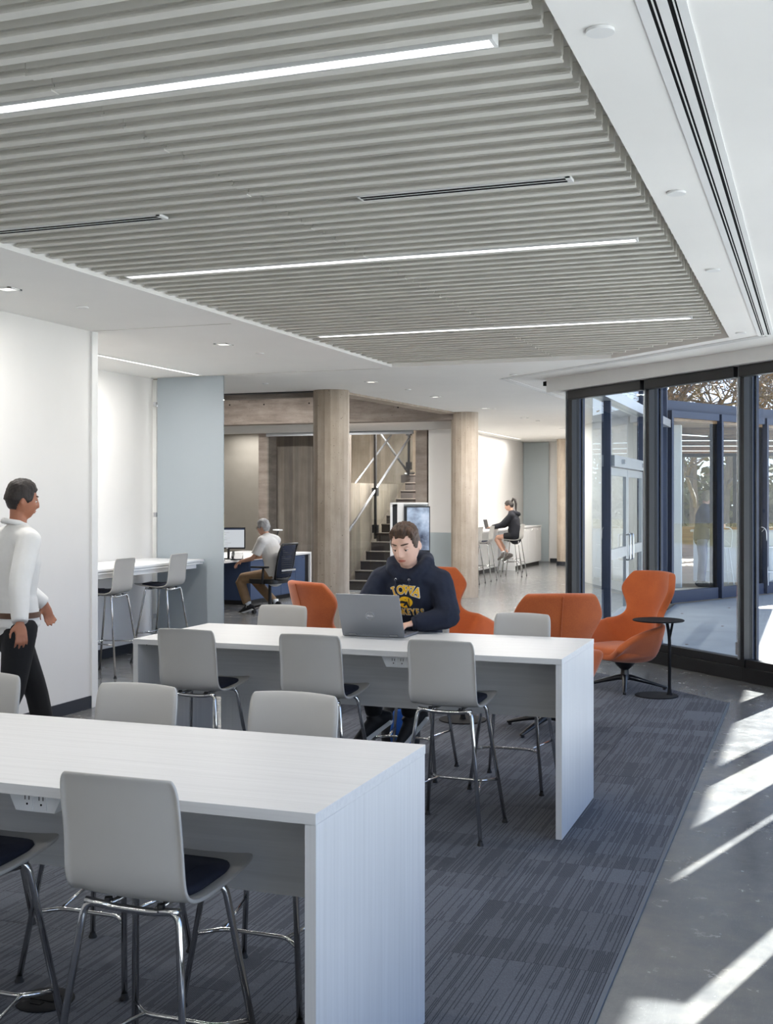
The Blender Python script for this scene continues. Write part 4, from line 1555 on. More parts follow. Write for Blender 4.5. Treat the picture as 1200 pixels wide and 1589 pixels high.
def lounge_shell():
    """one flowing surface: seat with raised arms, narrow waist, wide winged head"""
    prof = [  # y, z, half width, arm lift, forward wrap of the edges
        (0.33, 0.29, 0.30, 0.07, 0.0), (0.30, 0.285, 0.325, 0.14, 0.0), (0.18, 0.262, 0.365, 0.25, 0.0), (0.03, 0.245, 0.385, 0.305, 0.0),
        (-0.12, 0.24, 0.385, 0.33, 0.02), (-0.22, 0.262, 0.36, 0.335, 0.06), (-0.29, 0.33, 0.325, 0.28, 0.12), (-0.335, 0.44, 0.285, 0.175, 0.15),
        (-0.36, 0.57, 0.25, 0.06, 0.13), (-0.38, 0.66, 0.235, 0.01, 0.10), (-0.40, 0.74, 0.265, 0.0, 0.10), (-0.42, 0.82, 0.315, 0.0, 0.12),
        (-0.435, 0.87, 0.335, 0.0, 0.13), (-0.45, 0.93, 0.318, 0.0, 0.12), (-0.47, 0.99, 0.285, 0.0, 0.10), (-0.485, 1.03, 0.255, 0.0, 0.085)]
    us = [-1, -0.93, -0.82, -0.68, -0.5, -0.25, 0, 0.25, 0.5, 0.68, 0.82, 0.93, 1]
    rows = []
    for y, z, w, lift, wrap in prof:
        r = []
        for u in us:
            a = abs(u)
            k = max(0, (a - 0.5) / 0.5)
            bulge = w * (1.0 if lift < 0.05 else 1.0 + 0.05 * k)
            r.append((math.copysign(bulge * min(1.0, a ** 0.92), u) if u else 0.0, y + wrap * a ** 2.0, z + lift * k ** 1.35))
        rows.append(r)
    o = MB().grid(rows).build('shell', M['orange'])
    s = o.modifiers.new('s', 'SOLIDIFY')
    s.thickness = 0.062
    s.offset = -1.0
    sub = o.modifiers.new('b', 'SUBSURF')
    sub.levels = 2
    sub.render_levels = 2
    evaluated(o)
    return smooth_all(o)


def make_lounge():
    t = thing('lounge_chair', 'x', 'armchair')
    sh = lounge_shell()
    sh.parent = t
    c = MB()
    pts = round_poly([(-0.27, -0.2), (0.27, -0.2), (0.285, 0.32), (-0.285, 0.32)], 0.09, 5)
    n = len(pts)
    rings = [[(p[0] * s, 0.05 + (p[1] - 0.05) * s, z) for p in pts] for s, z in ((0.95, 0.30), (1.0, 0.345), (0.98, 0.38), (0.88, 0.397), (0.4, 0.405))]
    fs = []
    for i in range(4):
        for k in range(n):
            l = (k + 1) % n
            fs.append((i * n + k, i * n + l, (i + 1) * n + l, (i + 1) * n + k))
    fs += [tuple(4 * n + k for k in range(n)), tuple(range(n - 1, -1, -1))]
    c.add([p for r in rings for p in r], fs)
    c.build('seat_cushion', M['orange'], t, smooth=True)
    sm = MB()
    sm.tube([(0.0, -0.292, 0.43), (0.0, -0.362, 0.58), (0, -0.403, 0.74), (0, -0.437, 0.87), (0, -0.482, 1.02)], 0.004, 6)
    sm.build('back_seam', M['orange'], t)
    MB().lathe([(0.045, 0.09), (0.038, 0.12), (0.034, 0.17), (0.08, 0.215), (0.10, 0.25)], 16, (0, -0.02)).build('post', M['black'], t, smooth='auto')
    for k in range(4):
        a = k * PI / 2 + PI / 4
        d = Vector((math.cos(a), math.sin(a), 0))
        o = Vector((0, -0.02, 0))
        lg = MB().sweep([o + Vector((0, 0, 0.105)), o + d * 0.06 + Vector((0, 0, 0.10)), o + d * 0.22 + Vector((0, 0, 0.06)), o + d * 0.36 + Vector((0, 0, 0.022))],
                        [(0.024, 0.028), (0.026, 0.026), (0.02, 0.017), (0.016, 0.012)], 10, dome=True).build('leg', M['black'], t, smooth='auto')
        MB().lathe([(0.014, 0.0), (0.014, 0.016)], 10, tuple((o + d * 0.345)[:2])).build('glide', M['rubber'], lg)
    return t


def face(dx, dy):
    return math.atan2(-dx, dy)


lc = make_lounge()
G3 = 'orange lounge chairs around the small black table'


def place_chair(x, y, rz, label):
    return place(lc, x, y, rz, label, G3)


place_chair(-1.63, 10.68, face(-0.60, -0.80), 'orange winged lounge chair by the windows with the black side table in front')
place_chair(-1.86, 8.60, face(-0.42, 0.91), 'orange lounge chair seen from behind, just past the right end of the rear table')
place_chair(-3.18, 10.62, face(0.75, -0.66), 'orange winged lounge chair directly behind the student')
place_chair(-3.66, 9.05, face(0.55, 0.83), 'orange lounge chair seen from behind left of the laptop')


def side_table(lab, x, y, h, off):
    t = thing('side_table', lab, 'table', (x, y, CZ), 0, 'small black side tables')
    MB().lathe([(0.0, 0.0), (0.182, 0.0), (0.185, 0.004), (0.18, 0.009), (0.0, 0.011)], 40, cap=False).build('base', M['table_black'], t, smooth='auto')
    px, py = off
    p = MB().tube(fillet([(px, py, 0.01), (px, py, h - 0.14), (px - 0.022, py - 0.008, h - 0.008)], 0.06), 0.014, 12)
    p.tube(fillet([(px, py, h - 0.16), (px + 0.012, py + 0.004, h - 0.1), (px + 0.028, py + 0.01, h - 0.008)], 0.04), 0.011, 12)
    p.lathe([(0.028, 0.008), (0.018, 0.03), (0.0145, 0.07)], 16, (px, py))
    p.build('pole', M['table_black'], t, smooth='auto')
    MB().lathe([(0.0, h - 0.008), (0.214, h - 0.008), (0.22, h - 0.004), (0.22, h), (0.215, h + 0.004), (0.0, h + 0.004)], 48, (px - 0.09, py - 0.033), cap=False).build('tabletop', M['table_black'], t, smooth='auto')


side_table('small round black side table with a forked pole on the carpet by the windows', -1.30, 10.39, 0.655, (0.105, 0.038))
side_table('low black pedestal table seen under the rear table among the orange chairs', -2.56, 8.75, 0.50, (0.0, 0.0))

# ------------------------------------------------------------------ floor box in the carpet
t = thing('floor_box', 'round black floor outlet cover in the carpet at the bottom left', 'floor outlet', (-2.47, 3.385, CZ))
MB().lathe([(0.0, 0.0), (0.098, 0.0), (0.1, 0.003), (0.09, 0.008), (0.0, 0.008)], 32, cap=False).build('cover', M['table_black'], t, smooth='auto')
MB().box(-0.045, -0.02, 0.0082, 0.045, 0.03, 0.0105).box(-0.02, -0.055, 0.0082, 0.02, -0.03, 0.0105).build('lid', M['hole'], t)

# ------------------------------------------------------------------ kiosk by the end wall
t = thing('display_kiosk', 'white framed kiosk with a dark glossy screen behind the student', 'kiosk', (-5.97, 17.45, 0), math.radians(20))
bx(-0.30, -0.02, 0.0, 0.29, 0.24, 1.0).build('lower_cabinet', M['trim_white'], t)
fm = MB().box(-0.30, -0.03, 1.0, -0.265, 0.24, 1.64).box(-0.30, -0.03, 1.615, 0.29, 0.24, 1.64).box(-0.19, -0.03, 1.0, -0.09, 0.24, 1.615).box(-0.265, 0.2, 1.0, 0.29, 0.24, 1.615)
fm.build('frame', M['trim_white'], t)
bx(-0.264, 0.0, 1.0, -0.191, 0.03, 1.58).build('dark_panel', M['screen_black'], t)
sc = MB().use(M['screen_black']).box(-0.085, -0.06, 0.86, 0.32, -0.03, 1.585)
sc.build('screen', None, t, bevel=0.004)
sg = NT('kiosk_screen')
v = sg.coords()
sg.l(sg.ramp(sg.noise(v, 4, 3), [(0.3, '3a4254'), (0.55, '9fb0c8'), (0.7, 'c6d2e2')]), sg.b.inputs['Base Color'])
sg.b.inputs['Roughness'].default_value = 0.08
bx(-0.04, -0.064, 0.90, 0.305, -0.0602, 1.565).build('screen_glass', sg.m, t)

# ------------------------------------------------------------------ office corner
t = thing('desk', 'white topped L desk with blue cabinet doors beside the man in the office chair', 'desk', (-9.11, 17.45, 0))
bx(-0.75, -1.85, 0.715, 0.62, 1.95, 0.75).build('worktop', M['white_lam'], t, bevel=0.002)
bx(-0.75, 1.90, 0.0, 0.62, 1.95, 0.715).build('end_panel', M['white_lam'], t)
bx(-0.70, -1.80, 0.05, -0.66, -0.3, 0.71).build('back_panel', M['screen_black'], t)
bx(-0.10, -0.45, 0.07, 0.585, 1.86, 0.71).build('cabinet_body', M['cabinet_blue'], t)
bx(-0.06, -0.42, 0.0, 0.54, 1.84, 0.07).build('plinth', M['black'], t)
for k, (y0, y1, z0, z1) in enumerate(((-0.44, 0.13, 0.08, 0.70), (0.14, 0.70, 0.08, 0.38), (0.14, 0.70, 0.39, 0.70), (0.71, 1.28, 0.08, 0.70), (1.29, 1.70, 0.08, 0.70))):
    d = bx(0.586, y0, z0, 0.605, y1, z1).build('door' if z1 - z0 > 0.5 else 'drawer', M['cabinet_blue'], t, bevel=0.002)
    bx(0.605, y1 - 0.12, z1 - 0.035, 0.618, y1 - 0.04, z1 - 0.025).build('handle', M['steel'], d)
bx(0.586, 1.71, 0.08, 0.60, 1.86, 0.70).build('filler', M['screen_black'], t)


def monitor(lab, x, y, z, rz, glow):
    t = thing('monitor', lab, 'monitor', (x, y, z), rz)
    bx(-0.27, -0.012, 0.16, 0.27, 0.025, 0.50).build('bezel', M['screen_black'], t, bevel=0.006)
    s = bx(-0.252, -0.0135, 0.185, 0.252, -0.0121, 0.482).build('screen', M['screen'] if glow else M['screen_black'], t)
    bx(-0.252, -0.0142, 0.462, 0.252, -0.0136, 0.482).build('window_bar', M['cabinet_blue'], s)
    ln = MB()
    for i in range(9):
        ln.box(-0.24, -0.0142, 0.44 - i * 0.027, -0.24 + 0.30 * (0.5 + 0.5 * ((i * 37) % 10) / 10), -0.0136, 0.444 - i * 0.027)
    ln.build('text_lines', M['outlet'], s)
    bx(-0.03, -0.0135, 0.165, -0.0, -0.0122, 0.178).build('badge', M['outlet'], t)
    MB().tube([(0, 0.02, 0.30), (0, 0.07, 0.28), (0, 0.06, 0.01)], 0.02, 8).build('stem', M['screen_black'], t)
    bx(-0.12, -0.04, 0.0, 0.12, 0.14, 0.012).build('foot', M['screen_black'], t, bevel=0.004)


monitor('black framed monitor with a lit white page in front of the man', -8.70, 16.62, 0.751, math.radians(22), True)
t = thing('desk_phone', 'small black desk phone standing under the monitor', 'phone', (-8.46, 16.45, 0.751), math.radians(20))
MB().add([(-0.09, -0.06, 0), (0.09, -0.06, 0), (0.09, 0.08, 0), (-0.09, 0.08, 0), (-0.09, -0.06, 0.02), (0.09, -0.06, 0.02), (0.09, 0.06, 0.11), (-0.09, 0.06, 0.11)],
         [(3, 2, 1, 0), (4, 5, 6, 7), (0, 1, 5, 4), (1, 2, 6, 5), (2, 3, 7, 6), (3, 0, 4, 7)]).build('body', M['screen_black'], t)
MB().sweep([(-0.06, -0.05, 0.045), (-0.06, 0.0, 0.085), (-0.06, 0.05, 0.125)], [(0.02, 0.014), (0.014, 0.01), (0.02, 0.014)], 8).build('handset', M['black'], t)
t = thing('keyboard', 'dark keyboard on the white desk under the hands of the man', 'keyboard', (-8.62, 15.98, 0.751), math.radians(80))
bx(-0.21, -0.07, 0, 0.21, 0.07, 0.012).build('body', M['screen_black'], t, bevel=0.003)
km = MB()
for i in range(14):
    for j in range(5):
        km.box(-0.2 + i * 0.0286, -0.062 + j * 0.025, 0.012, -0.2 + i * 0.0286 + 0.024, -0.062 + j * 0.025 + 0.021, 0.017)
km.build('keys', M['key'], t)['kind'] = 'stuff'
t = thing('desk_lamp', 'dark desk lamp with a flat pale head on the office desk behind the man', 'lamp', (-8.75, 18.6, 0.751), math.radians(150))
MB().lathe([(0.0, 0), (0.08, 0), (0.08, 0.012), (0.0, 0.014)], 20, cap=False).build('base', M['screen_black'], t)
MB().tube([(0, 0, 0.01), (0.10, 0, 0.22), (0.02, 0.0, 0.40)], 0.012, 8).build('arm', M['screen_black'], t)
bx(-0.06, -0.035, 0.395, 0.14, 0.035, 0.418).build('shade', M['paper'], t, bevel=0.004)


def office_chair(lab, x, y, rz):
    t = thing('office_chair', lab, 'chair', (x, y, 0), rz)
    pts = round_poly([(-0.24, -0.22), (0.24, -0.22), (0.25, 0.25), (-0.25, 0.25)], 0.1)
    MB().prism(pts, 0.44, 0.51).build('seat', M['black'], t, smooth='auto', bevel=0.015)
    rows = []
    for z, w, y_ in ((0.52, 0.20, -0.22), (0.62, 0.225, -0.255), (0.75, 0.23, -0.27), (0.9, 0.225, -0.30), (1.02, 0.21, -0.345)):
        rows.append([(u * w, y_ - 0.04 * (1 - u * u), z) for u in (-1, -0.6, -0.2, 0.2, 0.6, 1)])
    o = MB().grid(rows).build('back_mesh', M['shirt_blue'], t)
    s = o.modifiers.new('s', 'SOLIDIFY')
    s.thickness = 0.012
    sub = o.modifiers.new('b', 'SUBSURF')
    sub.levels = 1
    evaluated(o)
    smooth_all(o)
    fr = MB()
    pth = [(-0.2, -0.215, 0.52), (-0.23, -0.26, 0.7), (-0.225, -0.30, 0.9), (-0.21, -0.35, 1.03), (0.0, -0.375, 1.035), (0.21, -0.35, 1.03), (0.225, -0.30, 0.9), (0.23, -0.26, 0.7), (0.2, -0.215, 0.52)]
    fr.tube(pth, 0.016, 8)
    fr.tube([(-0.2, -0.215, 0.52), (0, -0.26, 0.5), (0.2, -0.215, 0.52)], 0.02, 8)
    fr.build('back_frame', M['black'], t, smooth=True)
    sl = MB()
    for k in range(14):
        z = 0.6 + k * 0.03
        sl.box(-0.19, -0.322 - (0.02 if z > 0.85 else 0), z, 0.19, -0.315 - (0.02 if z > 0.85 else 0), z + 0.008)
    sl.build('back_rib', M['black'], t)['kind'] = 'stuff'
    bx(-0.19, -0.335, 0.63, 0.19, -0.325, 0.655).build('lumbar_bar', M['steel'], t)
    for sx in (-1, 1):
        a = MB().tube(fillet([(sx * 0.22, -0.02, 0.45), (sx * 0.31, -0.06, 0.47), (sx * 0.31, -0.08, 0.68)], 0.05), 0.018, 8).build('armrest', M['black'], t, smooth=True)
        MB().box(sx * 0.31 - 0.04, -0.16, 0.68, sx * 0.31 + 0.04, 0.12, 0.705).build('arm_pad', M['black'], a, bevel=0.008)
    MB().tube([(0, 0, 0.09), (0, 0, 0.44)], [0.03, 0.022], 12).build('gas_lift', M['black'], t, smooth='auto')
    for k in range(5):
        a = 2 * PI * k / 5 + 0.3
        d = Vector((math.cos(a), math.sin(a), 0))
        lg = MB().sweep([Vector((0, 0, 0.10)), d * 0.15 + Vector((0, 0, 0.095)), d * 0.30 + Vector((0, 0, 0.07))], [(0.03, 0.025), (0.022, 0.018), (0.018, 0.014)], 8).build('leg', M['black'], t, smooth='auto')
        s_ = d.cross(Vector((0, 0, 1)))
        cs = MB()
        for e in (-1, 1):
            c0 = d * 0.30 + s_ * (0.012 * e) + Vector((0, 0, 0.028))
            cs.tube([c0, c0 + s_ * 0.014 * e], 0.028, 12)
        cs.build('caster', M['rubber'], lg)


office_chair('dark blue mesh office chair the gray haired man sits on', -7.70, 16.05, face(-0.99, 0.12))

# ------------------------------------------------------------------ island where the girl works
t = thing('bar_counter', 'long white bar counter along the far wall where the girl works', 'counter', (-7.0, 24.7, 0))
bx(-0.38, -1.2, 0.985, 0.36, 2.5, 1.02).build('tabletop', M['white_lam'], t, bevel=0.003)
bx(-0.37, -1.2, 0.95, 0.30, 2.45, 0.985).build('apron', M['white_lam'], t)
bx(-0.38, -1.1, 0.09, -0.08, 2.45, 0.95).build('cabinet_body', M['white_lam'], t)
bx(-0.38, -1.1, 0.0, -0.12, 2.45, 0.09).build('plinth', M['black'], t)
t = thing('storage_cabinet', 'white storage cabinet with black plinth right of the girl', 'cabinet', (-6.95, 28.65, 0))
bx(-0.40, -1.42, 0.0, 0.26, -1.38, 1.0).build('end_panel', M['white_lam'], t)
bx(-0.40, -1.375, 0.09, 0.235, 1.45, 0.98).build('body', M['white_lam'], t)
bx(-0.40, -1.38, 0.981, 0.27, 1.47, 1.005).build('top', M['white_lam'], t)
bx(-0.40, -1.36, 0.0, 0.2, 1.42, 0.09).build('plinth', M['black'], t)
for y0, y1 in ((-1.37, -0.67), (-0.66, 0.04), (0.05, 0.75), (0.76, 1.44)):
    d = bx(0.236, y0, 0.1, 0.255, y1, 0.965).build('door', M['white_lam'], t, bevel=0.002)
    MB().box(0.255, (y0 + y1) / 2 - 0.06, 0.90, 0.27, (y0 + y1) / 2 + 0.06, 0.93).build('handle', M['trim_white'], d)

# ================================================================== PEOPLE
def smooth(a, b, x):
    t = min(max((x - a) / (b - a), 0), 1)
    return t * t * (3 - 2 * t)


def head_point(d):
    """head surface in head space (x right, y front, z up, metres) for a unit direction"""
    x, y, z = d
    X, Y, Z = 0.074 * x, 0.096 * y, 0.118 * z
    g = lambda v, s: math.exp(-(v / s) ** 2)
    if z > 0:
        X *= 1 + 0.05 * smooth(0, 0.6, z) * (1 - smooth(0.6, 1, z))
        if y < 0:
            Y *= 1.06
    else:
        t = -z
        X *= 1 - 0.20 * t ** 1.4
        if y < 0:
            Y *= 1 - 0.42 * t ** 0.8
        else:
            Y += 0.010 * t ** 2
        if y > 0:
            X *= 1 + 0.10 * smooth(0.3, 0.8, t) * (1 - smooth(0.85, 1, t))
    f = smooth(0.15, 0.75, y)
    if f > 0:
        a = 0.0
        rp = smooth(0.030, -0.026, Z) if Z < 0.03 else 0
        rp = (1 - smooth(-0.028, 0.032, Z)) * smooth(-0.047, -0.033, Z)
        a += 0.024 * g(X, 0.0105 + 0.004 * (1 - smooth(-0.03, 0.0, Z))) * rp
        a += 0.006 * g(X, 0.008) * g(Z - 0.012, 0.016)
        for s in (-1, 1):
            a -= 0.0105 * g(X - s * 0.031, 0.016) * g(Z - 0.006, 0.011)
            a += 0.004 * g(X - s * 0.028, 0.02) * g(Z - 0.026, 0.008)
            a += 0.004 * g(X - s * 0.043, 0.017) * g(Z + 0.022, 0.018)
            a += 0.004 * g(X - s * 0.012, 0.006) * g(Z + 0.036, 0.007)
        a += 0.006 * g(X, 0.022) * (g(Z + 0.057, 0.006) + 1.1 * g(Z + 0.069, 0.007))
        a -= 0.0035 * g(X, 0.024) * g(Z + 0.063, 0.003)
        a += 0.007 * g(X, 0.02) * g(Z + 0.097, 0.014)
        a -= 0.003 * g(X, 0.02) * g(Z + 0.083, 0.006)
        Y += a * f
    return Vector((X, Y, Z))


def head_grid(nu=56, nv=44):
    pts = []
    for i in range(nv + 1):
        ph = PI * i / nv
        r = []
        for k in range(nu):
            th = 2 * PI * k / nu
            r.append(Vector((math.sin(ph) * math.sin(th), math.sin(ph) * math.cos(th), math.cos(ph))))
        pts.append(r)
    return pts


def add_head(mb, mtx, k=1.0):
    g = head_grid()
    nu = len(g[0])
    vs = [mtx @ (head_point(d) * k) for r in g for d in r]
    fs = []
    for i in range(len(g) - 1):
        for j in range(nu):
            l = (j + 1) % nu
            fs.append((i * nu + j, (i + 1) * nu + j, (i + 1) * nu + l, i * nu + l))
    mb.add(vs, fs)
    for s in (-1, 1):   # ears: a cupped disc with a rim
        c = mtx @ (Vector((s * 0.0745, -0.012, -0.006)) * k)
        R = mtx.to_3x3().normalized() @ Matrix.Rotation(s * 0.3, 3, 'Z') @ Matrix.Rotation(-0.2, 3, 'X')
        mb.ellipsoid(c, (0.0065 * k, 0.017 * k, 0.029 * k), 12, 8, R)
        ring = [c + R @ (Vector((s * 0.004, 0.015 * math.cos(a), 0.004 + 0.024 * math.sin(a))) * k) for a in [2 * PI * q / 14 for q in range(14)]]
        mb.tube(ring, 0.0042 * k, 6, closed=True, cap=False)


def hair_cap(name, mtx, k, mask, thick, mat, parent, seed=1, strands=0.0, edge=0.22):
    """hair as a raised shell over the scalp; mask(d) > 0 where hair grows, thick(d) its height"""
    g = head_grid(88, 60)
    nu = len(g[0])
    keep = {}
    mb = MB()
    for i, r in enumerate(g):
        for j, d in enumerate(r):
            m = mask(d)
            if m > -0.12:
                p = head_point(d)
                h = thick(d) * smooth(-0.05, edge, m)
                if strands:
                    h *= 1 + strands * mnoise.noise(Vector((d.x * 16 + seed, d.y * 5, d.z * 9)))
                nrm = Vector((d.x / 0.074, d.y / 0.096, d.z / 0.118)).normalized()
                keep[(i, j)] = len(mb.v)
                mb.v.append(tuple(mtx @ ((p + nrm * (h - 0.0035 * (1 - smooth(-0.12, 0.0, m)))) * k)))
    for i in range(len(g) - 1):
        for j in range(nu):
            l = (j + 1) % nu
            q = [(i, j), (i + 1, j), (i + 1, l), (i, l)]
            if all(a in keep for a in q):
                mb.f.append(tuple(keep[a] for a in q))
                mb.mi.append(0)
    return mb.build(name, mat, parent, smooth=True, weld=1e-5)


def add_hand(mb, w, d, p, thumb, k=1.0, curl=0.5, spread=0.12):
    """w wrist, d towards the knuckles, p palm normal, thumb +1 when the thumb lies on d x p side"""
    w, d, p = Vector(w), Vector(d).normalized(), Vector(p)
    p = (p - d * p.dot(d)).normalized()
    s = d.cross(p) * thumb
    mb.sweep([w - d * 0.02 * k, w + d * 0.015 * k, w + d * 0.05 * k, w + d * 0.085 * k], [(0.024 * k, 0.018 * k), (0.029 * k, 0.016 * k), (0.038 * k, 0.0145 * k), (0.037 * k, 0.0115 * k)], 12, up=p)
    for q, (o, L) in enumerate(((0.029, 0.072), (0.010, 0.08), (-0.010, 0.075), (-0.028, 0.058))):
        a = w + d * 0.08 * k + s * o * k
        dd = (d + s * (o / 0.03) * spread).normalized()
        pts, cur = [a - dd * 0.012 * k, a], a
        ang = 0.0
        for seg, bend in ((0.45, 0.45), (0.31, 0.8), (0.24, 0.6)):
            ang += bend * curl
            v = dd * math.cos(ang) + p * math.sin(ang)
            cur = cur + v * L * seg * k
            pts.append(cur)
        mb.tube(pts, [0.0088 * k, 0.0085 * k, 0.008 * k, 0.0074 * k, 0.006 * k], 8)
        mb.ellipsoid(pts[-1], (0.006 * k,) * 3, 8, 6)
    b = w + d * 0.018 * k + s * 0.022 * k
    t1 = b + (d * 0.6 + s * 0.75 + p * 0.15).normalized() * 0.036 * k
    t2 = t1 + (d * 0.85 + s * 0.35 + p * 0.3 * curl).normalized() * 0.028 * k
    t3 = t2 + (d * 0.95 + s * 0.05 + p * 0.5 * curl).normalized() * 0.022 * k
    mb.tube([b, t1, t2, t3], [0.013 * k, 0.0105 * k, 0.009 * k, 0.0065 * k], 8)
    mb.ellipsoid(t3, (0.0065 * k,) * 3, 8, 6)


def mid(a, b, t=0.5):
    return Vector(a) + (Vector(b) - Vector(a)) * t


def add_torso(mb, J, grow=0.0, low=True, k=1.0):
    P, W, Ch, N = Vector(J['pelvis']), Vector(J['waist']), Vector(J['chest']), Vector(J['neck'])
    g = grow
    pts = [P - (W - P).normalized() * (0.08 if low else 0.0), P, mid(P, W), W, mid(W, Ch), Ch, mid(Ch, N, 0.55), mid(Ch, N, 0.85)]
    rad = [(0.155, 0.115), (0.168, 0.12), (0.158, 0.115), (0.150, 0.108), (0.162, 0.115), (0.175, 0.122), (0.15, 0.095), (0.075, 0.065)]
    mb.sweep(pts, [((a + g) * k, (b + g) * k) for a, b in rad], 20, up=J.get('front', (0, 1, 0)), dome=True)
    sl, sr = Vector(J['shL']), Vector(J['shR'])
    c = mid(Ch, N, 0.62)
    mb.sweep([sl, mid(sl, c, 0.5) + Vector((0, 0, 0.018)), mid(c, N, 0.35), mid(sr, c, 0.5) + Vector((0, 0, 0.018)), sr],
             [((0.062 + g) * k, (0.062 + g) * k), ((0.066 + g) * k, (0.066 + g) * k), ((0.07 + g) * k, (0.07 + g) * k), ((0.066 + g) * k, (0.066 + g) * k), ((0.062 + g) * k, (0.062 + g) * k)], 12, up=(0, 1, 0.01), dome=True)


def add_arm(mb, sh, el, wr, grow=0.0, upto=1.0, k=1.0, r=None):
    sh, el, wr = Vector(sh), Vector(el), Vector(wr)
    r0 = r or [0.056, 0.050, 0.044, 0.043, 0.036, 0.027]
    pts = [sh, mid(sh, el, 0.4), mid(sh, el, 0.85), mid(el, wr, 0.15), mid(el, wr, 0.55), wr]
    if upto < 1.0:   # short sleeve: only this share of the upper arm
        pts = [sh, mid(sh, el, 0.4), mid(sh, el, upto)]
        r0 = r0[:3]
    mb.tube(pts, [(a + grow) * k for a in r0], 12)
    mb.ellipsoid(sh, ((r0[0] + grow) * k,) * 3, 12, 8)


def add_leg(mb, hip, kn, an, grow=0.0, k=1.0, r=None, to=1.0):
    hip, kn, an = Vector(hip), Vector(kn), Vector(an)
    r0 = r or [0.088, 0.076, 0.058, 0.056, 0.054, 0.035]
    pts = [hip, mid(hip, kn, 0.4), mid(hip, kn, 0.9), mid(kn, an, 0.12), mid(kn, an, 0.4), mid(kn, an, to)]
    mb.tube(pts, [(a + grow) * k for a in r0], 14)
    mb.ellipsoid(hip, ((r0[0] + grow) * k,) * 3, 12, 8)


def add_shoe(t, name, an, toe_dir, upper, sole, k=1.0, up=(0, 0, 1)):
    an, d, up = Vector(an), Vector(toe_dir).normalized(), Vector(up)
    up = (up - d * up.dot(d)).normalized()
    s = d.cross(up)
    b = an - up * 0.085 * k
    m = MB()
    m.sweep([b - d * 0.065 * k + up * 0.04 * k, b - d * 0.04 * k + up * 0.055 * k, b + d * 0.03 * k + up * 0.055 * k, b + d * 0.10 * k + up * 0.04 * k, b + d * 0.17 * k + up * 0.028 * k, b + d * 0.195 * k + up * 0.022 * k],
            [(0.03 * k, 0.035 * k), (0.038 * k, 0.052 * k), (0.042 * k, 0.05 * k), (0.046 * k, 0.036 * k), (0.04 * k, 0.024 * k), (0.022 * k, 0.014 * k)], 14, up=up, dome=True)
    m.tube([an + up * 0.03 * k, an - up * 0.035 * k], [0.043 * k, 0.046 * k], 12)
    o = m.build(name, upper, t)
    fuse(o, 0.007, 2)
    q = []
    for x, y in ((-0.075, 0.0), (-0.06, 0.032), (0.0, 0.038), (0.10, 0.047), (0.17, 0.04), (0.205, 0.0), (0.17, -0.04), (0.10, -0.045), (0.0, -0.036), (-0.06, -0.032)):
        q.append(b + d * x * k + s * y * k)
    n = len(q)
    sm = MB()
    sm.add([p - up * 0.0 for p in q] + [p + up * 0.024 * k for p in q], [tuple(range(n - 1, -1, -1)), tuple(range(n, 2 * n))] + [(i, (i + 1) % n, n + (i + 1) % n, n + i) for i in range(n)])
    sm.build('sole', sole, o, bevel=0.005)
    lm = MB()
    for i in range(3):
        c = b + d * (0.045 + 0.028 * i) * k + up * (0.098 - 0.014 * i) * k
        lm.tube([c - s * 0.026 * k - up * 0.012 * k, c, c + s * 0.026 * k - up * 0.012 * k], 0.003, 5)
    lm.build('laces', sole if upper is M['shoe_gray'] else M['rubber'], o)
    return o


def head_matrix(c, pitch, yaw, roll=0.0, k=1.0):
    return Matrix.Translation(Vector(c)) @ Euler((-pitch, roll, yaw), 'XYZ').to_matrix().to_4x4()


